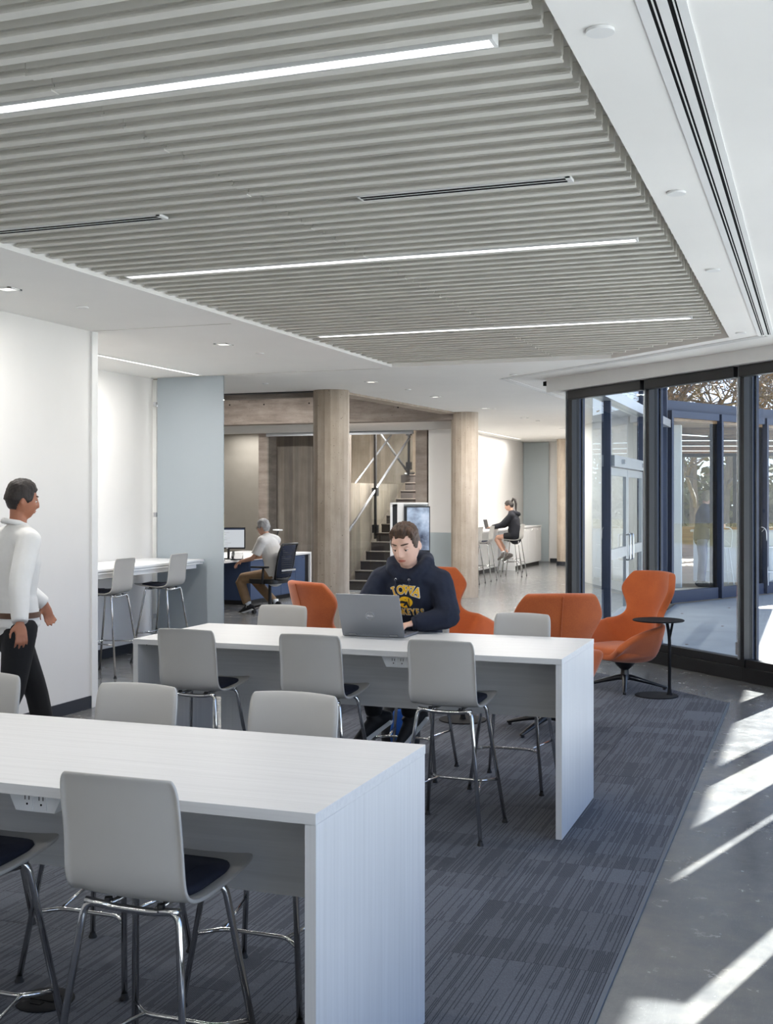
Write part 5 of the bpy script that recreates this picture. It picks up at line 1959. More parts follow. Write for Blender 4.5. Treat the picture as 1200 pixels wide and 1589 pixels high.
def face_parts(t, mtx, brow, closed=0.5, lips=True, skin=None):
    skin = skin or M['skin']
    R = mtx.to_3x3()
    for s in (-1, 1):
        c = mtx @ Vector((s * 0.031, 0.0745, 0.005))
        e = MB().ellipsoid(c, (0.0125, 0.0125, 0.0125), 16, 12, R).build('eye', M['eye_white'], t, smooth=True)
        look = mtx @ Vector((s * 0.031 - 0.001, 0.0745 + 0.0085, 0.005 - 0.0065))
        MB().ellipsoid(look, (0.0055, 0.0045, 0.0055), 12, 8, R).build('iris', M['iris'], e, smooth=True)
        lid = MB()
        rows = []
        last = math.radians(38 - 58 * closed)
        for i in range(7):
            ph = math.radians(75) + (last - math.radians(75)) * i / 6
            rows.append([mtx @ (Vector((s * 0.031, 0.0735, 0.005)) + Vector((0.0142 * math.sin(th), 0.0142 * math.cos(th) * math.cos(ph), 0.0142 * math.cos(th) * math.sin(ph)))) for th in [math.radians(a) for a in range(-80, 81, 16)]])
        lid.grid(rows)
        lid.build('eyelid', skin, e, smooth=True)
        MB().tube([p + R @ Vector((0, 0.0006, 0)) for p in rows[-1]], [0.0003] + [0.0011] * 9 + [0.0003], 5).build('eyelash', M['iris'], e)
        b = MB()
        pts = [mtx @ (head_point(Vector((s * math.sin(a) * 0.985, math.cos(a) * 0.985, 0.27 + 0.03 * math.sin((a - 0.15) * 3.2)))) + Vector((0, 0.002, 0))) for a in (0.16, 0.3, 0.45, 0.6, 0.72)]
        b.sweep(pts, [(0.002, 0.003), (0.003, 0.0048), (0.003, 0.0046), (0.0028, 0.0036), (0.0015, 0.002)], 8, up=R @ Vector((0, 0, 1)))
        b.build('eyebrow', brow, t, smooth=True)
    if lips:
        for nm, z, hgt in (('upper_lip', -0.0592, 0.0032), ('lower_lip', -0.0662, 0.0042)):
            pts = []
            for x in (-0.023, -0.015, -0.006, 0.0, 0.006, 0.015, 0.023):
                zz = z + (0.0018 if nm == 'upper_lip' and 0.003 < abs(x) < 0.012 else 0) - (0.004 if abs(x) > 0.02 else 0) * (1 if nm == 'upper_lip' else -1)
                # land on the face: search the direction whose point has this x and z
                best = head_point(Vector((x / 0.066, math.sqrt(max(0.05, 1 - (x / 0.066) ** 2 - (zz / 0.118) ** 2)), zz / 0.118)).normalized())
                pts.append(mtx @ Vector((x, best.y + 0.0005, zz)))
            MB().sweep(pts, [(0.0015, 0.0012), (0.0036, hgt * 0.8), (0.0042, hgt), (0.0042, hgt * 0.95), (0.0042, hgt), (0.0036, hgt * 0.8), (0.0015, 0.0012)], 8, up=R @ Vector((0, 0, 1))).build(nm, M['lip'], t, smooth=True)


def make_body(t, J, head_m, skin, hands, voxel=0.006, arm_k=1.0, leg=True, k=1.0):
    """one continuous skin surface: torso, neck, head, arms, hands, legs"""
    mb = MB()
    add_torso(mb, J, -0.014, k=k)
    N = Vector(J['neck'])
    hb = head_m @ (Vector((0, -0.012, -0.055)) * k)
    mb.tube([mid(J['chest'], N, 0.7), N, mid(N, hb, 0.6), hb], [0.066 * k, 0.056 * k, 0.052 * k, 0.054 * k], 14)
    add_head(mb, head_m, k)
    for s in 'LR':
        add_arm(mb, J['sh' + s], J['el' + s], J['wr' + s], -0.006 * k, k=arm_k)
        d, p, th, cu = hands[s]
        add_hand(mb, J['wr' + s], d, p, th, k, cu)
        add_leg(mb, J['hip' + s], J['kn' + s], J['an' + s], -0.006, k)
    o = mb.build('body', skin, t)
    fuse(o, voxel, 2)
    return o


def straight_hair(d):
    return 0


# ------------------------------------------------------------------ the student with the laptop
SX, SY = -2.37, 6.95


def W(x, y, z):
    """room point -> student space (he faces the camera side, turned half around)"""
    return Vector((SX - x, SY - y, z - CZ))


t = thing('person', 'young man in a navy hoodie with yellow lettering at a laptop', 'person', (SX, SY, CZ), PI)
# person's right is on the picture's left
J = dict(pelvis=W(-2.36, 7.02, 0.775), waist=W(-2.345, 6.94, 0.95), chest=W(-2.325, 6.83, 1.13), neck=W(-2.315, 6.755, 1.29),
         shR=W(-2.50, 6.80, 1.215), shL=W(-2.135, 6.80, 1.205), elR=W(-2.60, 6.68, 1.0), elL=W(-2.055, 6.745, 1.005),
         wrR=W(-2.475, 6.655, 0.970), wrL=W(-2.262, 6.645, 0.970),
         hipR=W(-2.46, 7.0, 0.745), hipL=W(-2.26, 7.0, 0.745), knR=W(-2.50, 6.55, 0.70), knL=W(-2.24, 6.54, 0.71),
         anR=W(-2.50, 6.66, 0.40), anL=W(-2.275, 6.66, 0.41), front=(0, 0.86, 0.5))
HM = head_matrix(W(-2.303, 6.665, 1.433), 0.28, -0.07, 0.03) @ Matrix.Diagonal((1.09, 1.06, 1.045, 1))
hands = {'R': (W(-2.45, 6.52, 0.955) - W(-2.475, 6.655, 0.962), (0, 0, -1), 1, 0.45), 'L': (W(-2.30, 6.53, 0.955) - W(-2.262, 6.645, 0.962), (0, 0, -1), -1, 0.45)}
make_body(t, J, HM, M['skin_pale'], hands, 0.0055)
face_parts(t, HM, M['brow'], 0.8, skin=M['skin_pale'])


def m_student(d):
    # hairline: high forehead, sideburns in front of the ears, short nape
    ang = math.atan2(abs(d.x), d.y)
    line = 0.60 - 0.05 * smooth(0.0, 0.4, ang) + 0.10 * smooth(0.4, 0.62, ang) - 0.12 * smooth(0.7, 0.85, ang)
    line += (-0.02 - line) * smooth(0.85, 1.15, ang)
    line += (-0.12 - (-0.02)) * smooth(1.15, 1.35, ang) * 0.6
    line += 0.16 * smooth(1.4, 1.65, ang) * (1 - smooth(1.7, 1.95, ang))
    line -= 0.45 * smooth(1.85, 2.3, ang)
    return (d.z - line) * 2.2


def th_student(d):
    top = smooth(0.35, 0.85, d.z)
    quiff = smooth(0.1, 0.6, d.y) * smooth(0.35, 0.65, d.z) * 0.012
    return 0.0055 + 0.017 * top + quiff * (1.0 - 0.3 * d.x)


hair_cap('hair', HM, 1.0, m_student, th_student, M['hair_brown'], t, 3, 0.3, 0.55)
hm = MB()
add_torso(hm, J, 0.022)
for s in 'LR':
    w_ = mid(J['el' + s], J['wr' + s], 0.90)
    add_arm(hm, J['sh' + s], J['el' + s], w_, 0.018, r=[0.066, 0.060, 0.056, 0.052, 0.046, 0.032])
    hm.ellipsoid(J['el' + s], (0.062, 0.06, 0.058), 12, 8)
nk = J['neck']
hood = [nk + Vector((0.035, 0.088, -0.055)), nk + Vector((0.088, 0.05, 0.0)), nk + Vector((0.112, -0.03, 0.035)), nk + Vector((0.082, -0.105, 0.05)), nk + Vector((0.0, -0.135, 0.055)),
        nk + Vector((-0.082, -0.105, 0.05)), nk + Vector((-0.112, -0.03, 0.035)), nk + Vector((-0.088, 0.05, 0.0)), nk + Vector((-0.035, 0.088, -0.055))]
hm.tube(hood, [0.022, 0.033, 0.043, 0.05, 0.054, 0.05, 0.043, 0.033, 0.022], 12)
hm.tube([nk + Vector((0, 0, -0.07)), nk + Vector((0, 0.0, -0.005))], [0.105, 0.082], 16)
# soft folds at the elbows and down the sleeves
for s in 'LR':
    e, sh_, w_ = J['el' + s], J['sh' + s], J['wr' + s]
    for k in range(3):
        c = mid(e, sh_, 0.12 + 0.16 * k)
        hm.ellipsoid(c + Vector((0, 0.03, 0)), (0.05, 0.04, 0.018), 10, 6)
        c = mid(e, w_, 0.15 + 0.2 * k)
        hm.ellipsoid(c + Vector((0, 0.0, 0.02)), (0.05 - 0.006 * k, 0.05 - 0.006 * k, 0.03), 10, 6)
hoodie = hm.build('hoodie', M['hoodie'], t)
fuse(hoodie, 0.009, 4)
dm = hoodie.modifiers.new('d', 'DISPLACE')
tx = bpy.data.textures.new('cloth_folds', 'CLOUDS')
tx.noise_scale = 0.07
dm.texture = tx
dm.strength = 0.012
dm.mid_level = 0.5
evaluated(hoodie)
smooth_all(hoodie)
for s in 'LR':
    a, b = mid(J['el' + s], J['wr' + s], 0.84), mid(J['el' + s], J['wr' + s], 0.98)
    MB().tube([a, mid(a, b), b], [0.041, 0.043, 0.037], 16).build('cuff', M['hoodie'], hoodie, smooth=True)
for dx in (-0.035, 0.035):
    c = nk + Vector((dx * 1.2, 0.118, -0.058))
    ring = [c + Vector((0.006 * math.cos(a), 0.002, 0.006 * math.sin(a))) for a in [2 * PI * q / 10 for q in range(10)]]
    MB().tube(ring, 0.0018, 5, closed=True, cap=False).build('eyelet', M['steel'], hoodie)
    MB().tube([c, c + Vector((0, 0.012, -0.04))], 0.003, 6).build('drawstring', M['hoodie'], hoodie)

# printed chest lettering laid onto the cloth
bpy.context.view_layer.update()
hv = [v.co.copy() for v in hoodie.data.vertices]
hp = [tuple(p.vertices) for p in hoodie.data.polygons]
tree_ = BVHTree.FromPolygons(hv, hp)
tm = MB()
add_torso(tm, J, 0.022)
torso_ = BVHTree.FromPolygons([Vector(v) for v in tm.v], tm.f)


def lay(vs, fs, name, mat, lift):
    """drop flat lettering along the chest's own normal direction onto the cloth"""
    mb = MB()
    out = []
    for p in vs:
        o = Vector((p[0], 0.6, p[1]))
        want = torso_.ray_cast(o, Vector((0, -1, 0)))[0]
        best = None
        q = o.copy()
        for _ in range(4):      # the cloth of the chest, not of the sleeve in front of it
            hit = tree_.ray_cast(q, Vector((0, -1, 0)))[0]
            if hit is None:
                break
            if best is None or (want is not None and abs(hit.y - want.y) < abs(best.y - want.y)):
                best = hit
            q = hit - Vector((0, 0.0005, 0))
        q = best if best is not None else Vector((p[0], 0.2, p[1]))
        out.append(q + Vector((0, lift, lift * 0.3)))
    mb.add(out, fs)
    return mb.build(name, mat, hoodie)


def fine(vs, fs, n=1):
    bm = bmesh.new()
    vv = [bm.verts.new((p[0], p[1], 0)) for p in vs]
    for f in fs:
        try:
            bm.faces.new([vv[i] for i in f])
        except ValueError:
            pass
    bmesh.ops.triangulate(bm, faces=bm.faces)
    for _ in range(n):
        es = [e for e in bm.edges if e.calc_length() > 0.012]
        if es:
            bmesh.ops.subdivide_edges(bm, edges=es, cuts=1)
            bmesh.ops.triangulate(bm, faces=bm.faces)
    bm.verts.index_update()
    r = [tuple(v.co[:2]) for v in bm.verts], [tuple(v.index for v in f.verts) for f in bm.faces]
    bm.free()
    return r


cxp, zp = (SX - (-2.318)), 1.11 - CZ    # chest print centre in student space


def arc_word(word, size, cx, cz, radius, step, offset, squash=1.0):
    V, F = [], []
    n = len(word)
    for i, ch in enumerate(word):
        a = (i - (n - 1) / 2) * step
        vs, fs = text_mesh(ch, size, 0, offset)
        b = len(V)
        for p in vs:
            x, y = p[0] * squash, p[1]
            if radius:
                ang = a / radius
                # the wearer faces us: picture right is his left (-x)
                X, Z = (radius + y) * math.sin(ang) + x * math.cos(ang), (radius + y) * math.cos(ang) - x * math.sin(ang) - radius
            else:
                X, Z = a + x, y
            V.append((cx - X, cz + Z))
        F += [tuple(b + i_ for i_ in f)[::-1] for f in fs]
        if ch == 'I' or ch == 'I':
            # slab serifs
            pass
    return V, F


def serif_bars(word, size, cx, cz, radius, step, hgt, grow):
    """little slab serifs above and below the arched letters"""
    V, F = [], []
    n = len(word)
    for i, ch in enumerate(word):
        a = (i - (n - 1) / 2) * step
        ang = a / radius
        spots = {'I': [(0, 1), (0, -1)], 'W': [(-0.017, 1), (0.017, 1)], 'A': [(-0.013, -1), (0.013, -1)], 'O': []}[ch]
        for x0, s in spots:
            w = 0.0105 + grow if ch != 'I' else 0.013 + grow
            y0 = s * (size * 0.345)
            b = len(V)
            for dx, dy in ((-w, -0.0035 - grow), (w, -0.0035 - grow), (w, 0.0035 + grow), (-w, 0.0035 + grow)):
                x, y = x0 + dx, y0 + dy
                X, Z = (radius + y) * math.sin(ang) + x * math.cos(ang), (radius + y) * math.cos(ang) - x * math.sin(ang) - radius
                V.append((cx - X, cz + Z))
            F.append((b, b + 3, b + 2, b + 1))
    return V, F


for off, mat, lift, nm in ((0.0048, M['white_print'], 0.004, 'lettering_outline'), (0.0016, M['yellow'], 0.0062, 'lettering')):
    V, F = arc_word('IOWA', 0.072, cxp, zp + 0.054, 0.24, 0.050, off, 0.9)
    V2, F2 = serif_bars('IOWA', 0.072, cxp, zp + 0.054, 0.24, 0.050, 0.0035, 0.003 if 'outline' in nm else 0.0)
    b = len(V)
    V += V2
    F += [tuple(b + i for i in f) for f in F2]
    V, F = fine(V, F, 2)
    lay(V, F, nm, mat, lift)
    V, F = arc_word('HAWKEYES', 0.056, cxp, zp - 0.080, 0, 0.027, off * 0.75, 0.68)
    V, F = fine(V, F, 2)
    lay(V, F, nm, mat, lift)
# the bird head emblem between the words
ov = [(cxp - 0.046 * math.cos(a) * (1.0 if math.cos(a) > 0 else 0.95), zp - 0.018 + 0.034 * math.sin(a)) for a in [2 * PI * q / 28 for q in range(28)]]
V, F = fine(ov, [tuple(range(28))[::-1]], 3)
lay(V, F, 'emblem', M['yellow'], 0.004)
for poly in ([(-0.05, -0.004), (-0.02, 0.006), (0.012, 0.0), (0.0, -0.012), (-0.02, -0.010), (-0.05, -0.016)],
             [(0.002, -0.004), (0.014, 0.004), (0.018, -0.014), (0.026, -0.034), (0.014, -0.034), (0.008, -0.018), (-0.006, -0.03), (-0.012, -0.022)],
             [(0.022, 0.02), (0.027, 0.02), (0.027, -0.034), (0.022, -0.034)],
             [(-0.004, 0.012), (0.006, 0.015), (0.006, 0.009)]):
    V, F = fine([(cxp - x, zp - 0.016 + y) for x, y in poly], [tuple(range(len(poly)))[::-1]], 2)
    lay(V, F, 'emblem_mark', M['hoodie_black'], 0.0062)

pm = MB()
pm.sweep([J['pelvis'] + Vector((0, -0.02, -0.09)), J['pelvis'], J['pelvis'] + Vector((0, 0.03, 0.09))], [(0.175, 0.13), (0.182, 0.135), (0.17, 0.125)], 18, up=(0, 0.9, 0.4), dome=True)
for s in 'LR':
    add_leg(pm, J['hip' + s], J['kn' + s], J['an' + s], 0.012, r=[0.092, 0.082, 0.064, 0.058, 0.052, 0.040], to=0.93)
fuse(pm.build('trousers', M['pants_black'], t), 0.012, 3)
add_shoe(t, 'shoe', J['anL'], (0.55, 0.40, -0.72), M['shoe_dark'], M['sole_white'], 1.04, up=(0.75, 0.35, 0.7))
add_shoe(t, 'shoe', J['anR'], (0.72, 0.35, -0.55), M['shoe_dark'], M['sole_white'], 1.04, up=(0.6, 0.35, 0.8))

# his laptop
lx0, ly0, lx1, ly1 = -2.600, 6.400, -2.218, 6.392


def make_laptop(name, lab, loc, rz, wd, dp, hgt, tilt, logo):
    """lid hinge along local x at y 0, keyboard towards +y, lid leaning to -y"""
    t = thing(name, lab, 'laptop', loc, rz)
    b = MB().box(-wd / 2, 0.0, 0.002, wd / 2, dp, 0.016).build('base', M['laptop'], t, bevel=0.004)
    km = MB()
    for i in range(14):
        for j in range(5):
            x = -wd * 0.43 + i * wd * 0.86 / 14
            km.box(x, 0.03 + j * 0.019, 0.016, x + wd * 0.86 / 14 - 0.004, 0.03 + j * 0.019 + 0.0155, 0.0182)
    km.build('keys', M['key'], b)['kind'] = 'stuff'
    MB().box(-0.05, dp - 0.085, 0.016, 0.05, dp - 0.015, 0.0166).build('touchpad', M['shoe_gray'], b)
    R = Matrix.Translation((0, 0.002, 0.012)) @ Matrix.Rotation(tilt, 4, 'X')
    lid = MB()
    lid.obox(Matrix.Translation((0, 0, hgt / 2)), wd, 0.007, hgt)
    lid.xform(R)
    lo = lid.build('lid', M['laptop'], t, bevel=0.003)
    MB().obox(Matrix.Translation((0, 0.0038, hgt / 2)), wd - 0.02, 0.001, hgt - 0.03).xform(R).build('screen', M['screen_black'], lo)
    for sx in (-1, 1):
        MB().obox(Matrix.Translation((sx * wd * 0.33, -0.002, 0.004)), 0.05, 0.012, 0.01).xform(R).build('hinge', M['steel'], lo)
    if logo:
        ring = []
        for a in [2 * PI * q / 32 for q in range(32)]:
            ring.append((0.026 * math.cos(a), -0.0042, hgt / 2 - 0.005 + 0.026 * math.sin(a)))
        MB().tube(ring, 0.0016, 6, closed=True, cap=False).xform(R).build('emblem_ring', M['steel'], lo)
        V, F = [], []
        for ch, cx, rot in (('D', -0.0148, 0), ('E', -0.0048, 0.7), ('L', 0.0062, 0), ('L', 0.0142, 0)):
            vs, fs = text_mesh(ch, 0.0155, 0, 0.0006)
            k = len(V)
            V += [(cx + p[0] * math.cos(rot) - p[1] * math.sin(rot), -0.0039, hgt / 2 - 0.005 + p[0] * math.sin(rot) + p[1] * math.cos(rot)) for p in vs]
            F += [tuple(k + i for i in f) for f in fs]
        MB().add(V, F).xform(R).build('emblem_lettering', M['white_print'], lo)
    return t


make_laptop('laptop', 'gray laptop on the rear table, its lid toward the camera', ((lx0 + lx1) / 2, 6.396, TH), 0.0, 0.384, 0.255, 0.262, math.radians(23), True)

# backpack on the floor behind his feet
t = thing('backpack', 'black and blue backpack on the carpet under the rear table', 'backpack', (-2.60, 7.42, CZ), 0.2)
bm_ = MB().sweep([(0, 0, 0.02), (0, 0, 0.12), (0, 0.01, 0.3), (0, 0.02, 0.42)], [(0.12, 0.08), (0.135, 0.095), (0.125, 0.085), (0.08, 0.05)], 16, up=(0, 1, 0), dome=True)
fuse(bm_.build('bag_body', M['black'], t), 0.015, 3)
MB().sweep([(0.02, -0.075, 0.06), (0.02, -0.10, 0.16), (0.02, -0.08, 0.30)], [(0.07, 0.025), (0.08, 0.035), (0.06, 0.02)], 12, up=(0, 1, 0), dome=True).build('front_pocket', M['blue_bag'], t, smooth=True)
for sx in (-1, 1):
    MB().tube(fillet([(sx * 0.05, 0.07, 0.4), (sx * 0.07, 0.15, 0.3), (sx * 0.07, 0.12, 0.08)], 0.06), 0.016, 6).build('strap', M['black'], t, smooth=True)

# ------------------------------------------------------------------ the man walking past on the left
t = thing('person', 'man in a white shirt and black trousers walking past the white wall on the left', 'person', (-4.66, 6.08, 0), face(0.50, 0.86))
J = dict(pelvis=(0, 0, 0.98), waist=(0, 0.0, 1.13), chest=(0, 0.015, 1.33), neck=(0, 0.02, 1.535), shL=(-0.195, 0.01, 1.455), shR=(0.195, 0.01, 1.455),
         elL=(-0.27, 0.10, 1.19), elR=(0.31, -0.10, 1.20), wrL=(-0.24, 0.30, 1.03), wrR=(0.42, -0.14, 0.99),
         hipL=(-0.095, 0, 0.93), hipR=(0.095, 0, 0.93), knL=(-0.10, 0.18, 0.51), knR=(0.10, -0.06, 0.50), anL=(-0.10, 0.27, 0.10), anR=(0.10, -0.34, 0.15))
HM = head_matrix((0, 0.045, 1.70), 0.10, -0.12)
hands = {'L': ((0.05, 0.25, -0.8), (0.9, 0, 0), 1, 0.5), 'R': ((0.35, -0.05, -0.8), (-0.9, 0.1, 0), -1, 0.5)}
make_body(t, J, HM, M['skin_dark'], hands, 0.008)
face_parts(t, HM, M['brow'], 0.3, skin=M['skin_dark'])


def m_short(d):
    ang = math.atan2(abs(d.x), d.y)
    line = 0.50 - 0.50 * smooth(0.75, 1.15, ang) - 0.1 * smooth(1.15, 1.35, ang) + 0.16 * smooth(1.4, 1.65, ang) * (1 - smooth(1.7, 1.95, ang)) - 0.4 * smooth(1.85, 2.3, ang)
    return (d.z - line) * 2.2


hair_cap('hair', HM, 1.0, m_short, lambda d: 0.008 + 0.014 * smooth(0.3, 0.9, d.z), M['hair_black'], t, 5, 0.3)
sm = MB()
add_torso(sm, J, 0.016)
sm.sweep([(0, 0, 0.93), (0, 0, 1.0), (0, 0, 1.1)], [(0.19, 0.15), (0.185, 0.14), (0.175, 0.13)], 18, up=(0, 1, 0))
for s in 'LR':
    add_arm(sm, J['sh' + s], J['el' + s], J['wr' + s], 0.012, r=[0.064, 0.060, 0.056, 0.052, 0.046, 0.036])
sh_o = sm.build('shirt', M['shirt_white'], t)
fuse(sh_o, 0.01, 4)
cm_ = MB()
cm_.tube([(0.0, 0.075, 1.51), (0.055, 0.05, 1.545), (0.072, 0.0, 1.565), (0.045, -0.055, 1.575), (0, -0.07, 1.58), (-0.045, -0.055, 1.575), (-0.072, 0.0, 1.565), (-0.055, 0.05, 1.545)], 0.017, 8, closed=True, cap=False)
cm_.build('collar', M['shirt_white'], sh_o, smooth=True)
pm = MB()
pm.sweep([(0, 0, 0.86), (0, 0, 0.94), (0, 0, 1.05)], [(0.172, 0.125), (0.18, 0.13), (0.165, 0.12)], 18, up=(0, 1, 0), dome=True)
for s in 'LR':
    add_leg(pm, J['hip' + s], J['kn' + s], J['an' + s], 0.010, r=[0.095, 0.086, 0.066, 0.062, 0.060, 0.052], to=0.97)
fuse(pm.build('trousers', M['pants_black'], t), 0.012, 3)
bl = MB()
bl.sweep([(0, 0, 0.985), (0, 0, 1.02)], [(0.194, 0.146), (0.192, 0.144)], 24, up=(0, 1, 0), cap=False)
bl.build('belt', M['belt'], t, smooth=True)
add_shoe(t, 'shoe', J['anL'], (0, 1, 0.12), M['shoe_dark'], M['rubber'], 1.1, up=(0, -0.1, 1))
add_shoe(t, 'shoe', J['anR'], (0, 0.86, -0.42), M['shoe_dark'], M['rubber'], 1.1, up=(0, 0.4, 0.9))

# ------------------------------------------------------------------ the gray haired man at the office desk
t = thing('person', 'gray haired man in a white polo shirt and khaki trousers at the office monitor', 'person', (-7.70, 16.05, 0), face(-0.99, 0.12))
J = dict(pelvis=(0, -0.08, 0.60), waist=(0, -0.06, 0.76), chest=(0, 0.0, 0.96), neck=(0, 0.06, 1.14), shL=(-0.19, 0.02, 1.07), shR=(0.19, 0.02, 1.07),
         elL=(-0.25, 0.12, 0.82), elR=(0.24, 0.16, 0.84), wrL=(-0.20, 0.40, 0.76), wrR=(0.12, 0.42, 0.79),
         hipL=(-0.10, -0.02, 0.56), hipR=(0.10, -0.02, 0.56), knL=(-0.16, 0.44, 0.50), knR=(0.14, 0.40, 0.50), anL=(-0.17, 0.28, 0.10), anR=(0.12, -0.02, 0.12), front=(0, 1, 0.3))
HM = head_matrix((0, 0.115, 1.265), 0.10, 0.0)
hands = {'L': ((0.1, 0.8, -0.5), (0, -0.5, -0.8), -1, 0.6), 'R': ((-0.1, 0.95, -0.05), (0, 0, -1), 1, 0.4)}
make_body(t, J, HM, M['skin'], hands, 0.008)
face_parts(t, HM, M['hair_gray'], 0.4)
hair_cap('hair', HM, 1.0, m_short, lambda d: 0.012 + 0.012 * smooth(0.3, 0.9, d.z), M['hair_gray'], t, 8, 0.3)
gm = MB()
for s in (-1, 1):
    ring = [HM @ Vector((s * 0.033 + 0.024 * math.cos(a), 0.098 - 0.008 * abs(math.cos(a)), 0.006 + 0.017 * math.sin(a))) for a in [2 * PI * q / 16 for q in range(16)]]
    gm.tube(ring, 0.0032, 6, closed=True, cap=False)
    gm.tube([HM @ Vector((s * 0.057, 0.09, 0.012)), HM @ Vector((s * 0.080, 0.04, 0.012)), HM @ Vector((s * 0.081, -0.012, 0.008))], 0.0035, 6)
gm.tube([HM @ Vector((-0.01, 0.101, 0.01)), HM @ Vector((0.01, 0.101, 0.01))], 0.003, 6)
gm.build('glasses', M['black'], t, smooth=True)
sm = MB()
add_torso(sm, J, 0.02)
for s in 'LR':
    add_arm(sm, J['sh' + s], J['el' + s], J['wr' + s], 0.014, upto=0.8, r=[0.062, 0.062, 0.062])
sh_o = sm.build('polo_shirt', M['shirt_white'], t)
fuse(sh_o, 0.011, 3)
nk = Vector(J['neck'])
MB().tube([nk + Vector((0.065 * math.sin(a), 0.062 * math.cos(a) + 0.004, -0.012 - 0.018 * math.cos(a))) for a in [2 * PI * q / 14 for q in range(14)]], 0.015, 8, closed=True, cap=False).build('collar', M['shirt_white'], sh_o, smooth=True)
pm = MB()
pm.sweep([(0, -0.09, 0.53), (0, -0.08, 0.6), (0, -0.07, 0.7)], [(0.18, 0.13), (0.18, 0.13), (0.165, 0.12)], 18, up=(0, 1, 0), dome=True)
for s in 'LR':
    add_leg(pm, J['hip' + s], J['kn' + s], J['an' + s], 0.012, r=[0.092, 0.084, 0.07, 0.066, 0.062, 0.056], to=0.9)
fuse(pm.build('trousers', M['khaki'], t), 0.012, 3)
for s, d, u in (('L', (-0.1, 0.85, -0.3), (0, 0.3, 0.9)), ('R', (0.1, 0.75, -0.5), (0, 0.5, 0.8))):
    a = Vector(J['an' + s])
    MB().tube([a + Vector((0, 0, 0.07)), a - Vector((0, 0, 0.02))], [0.046, 0.046], 12).build('sock', M['sole_white'], t, smooth=True)
    add_shoe(t, 'shoe', a, d, M['shoe_dark'], M['sole_white'], 1.05, up=u)

# ------------------------------------------------------------------ the girl at the far bar counter
t = thing('person', 'young woman with a ponytail in a black hoodie typing at the far white counter', 'person', (-6.24, 25.3, 0), PI / 2)
# local: +y is room -x
J = dict(pelvis=(0, -0.03, 0.905), waist=(0, -0.02, 1.05), chest=(0, 0.01, 1.22), neck=(0, 0.045, 1.395), shL=(-0.165, 0.02, 1.32), shR=(0.165, 0.02, 1.32),
         elL=(-0.22, 0.22, 1.11), elR=(0.20, 0.23, 1.11), wrL=(-0.14, 0.46, 1.07), wrR=(0.10, 0.47, 1.07),
         hipL=(-0.09, 0.0, 0.875), hipR=(0.09, 0.0, 0.875), knL=(-0.10, 0.39, 0.84), knR=(0.10, 0.40, 0.83), anL=(-0.09, 0.20, 0.50), anR=(0.09, 0.14, 0.46), front=(0, 1, -0.1))
HM = head_matrix((0, 0.10, 1.535), 0.30, 0.0)
hands = {'L': ((0.15, 0.95, -0.1), (0, 0, -1), -1, 0.45), 'R': ((-0.1, 0.95, -0.1), (0, 0, -1), 1, 0.45)}
make_body(t, J, HM, M['skin'], hands, 0.008, k=0.95)
face_parts(t, HM, M['brow'], 0.7)


def m_girl(d):
    ang = math.atan2(abs(d.x), d.y)
    line = 0.50 - 0.38 * smooth(0.5, 1.15, ang) - 0.55 * smooth(1.6, 2.3, ang)
    return (d.z - line) * 2.2


hair_cap('hair', HM, 0.97, m_girl, lambda d: 0.012 + 0.006 * smooth(0.3, 0.9, d.z), M['hair_black'], t, 11, 0.15)
pt = MB().sweep([HM @ Vector((0, -0.09, 0.085)), HM @ Vector((0, -0.125, 0.125)), HM @ Vector((0, -0.165, 0.09)), HM @ Vector((0, -0.155, 0.0)), HM @ Vector((0, -0.125, -0.09)), HM @ Vector((0, -0.11, -0.16))],
                [(0.022, 0.022), (0.03, 0.03), (0.035, 0.03), (0.032, 0.028), (0.026, 0.022), (0.008, 0.008)], 12, dome=True)
pt.build('ponytail', M['hair_black'], t, smooth=True)
MB().tube([HM @ (Vector((0.024 * math.cos(a), -0.10, 0.095)) + Vector((0, 0.012 * math.sin(a), 0.02 * math.sin(a)))) for a in [2 * PI * q / 12 for q in range(12)]], 0.006, 6, closed=True, cap=False).build('hair_tie', M['black'], t)
sm = MB()
add_torso(sm, J, 0.02)
sm.sweep([(0, 0.0, 0.86), (0, -0.02, 0.95), (0, 0.0, 1.06)], [(0.19, 0.155), (0.18, 0.14), (0.17, 0.13)], 18, up=(0, 1, 0))
for s in 'LR':
    add_arm(sm, J['sh' + s], J['el' + s], mid(J['el' + s], J['wr' + s], 0.93), 0.014, r=[0.062, 0.058, 0.054, 0.05, 0.044, 0.034])
nk = Vector(J['neck'])
sm.tube([nk + Vector((0.03, 0.07, -0.05)), nk + Vector((0.085, 0.02, -0.01)), nk + Vector((0.09, -0.07, 0.0)), nk + Vector((0, -0.15, -0.04)), nk + Vector((-0.09, -0.07, 0.0)), nk + Vector((-0.085, 0.02, -0.01)), nk + Vector((-0.03, 0.07, -0.05))],
        [0.02, 0.03, 0.042, 0.055, 0.042, 0.03, 0.02], 10)
fuse(sm.build('hoodie', M['hoodie_black'], t), 0.011, 3)
pm = MB()
pm.sweep([(0, -0.04, 0.85), (0, -0.02, 0.93)], [(0.17, 0.13), (0.165, 0.125)], 16, up=(0, 1, 0), dome=True)
for s in 'LR':
    h_, k_ = Vector(J['hip' + s]), Vector(J['kn' + s])
    pm.tube([h_, mid(h_, k_, 0.3), mid(h_, k_, 0.5)], [0.094, 0.09, 0.086], 14)
fuse(pm.build('shorts', M['pants_black'], t), 0.012, 3)
for s in 'LR':
    a = Vector(J['an' + s])
    MB().tube([a + Vector((0, 0.02, 0.045)), a - Vector((0, 0, 0.02))], [0.038, 0.04], 12).build('sock', M['sole_white'], t, smooth=True)
    add_shoe(t, 'shoe', a, (0.0, 0.82, -0.45), M['shoe_gray'], M['shoe_gray'], 0.95, up=(0, 0.45, 0.85))
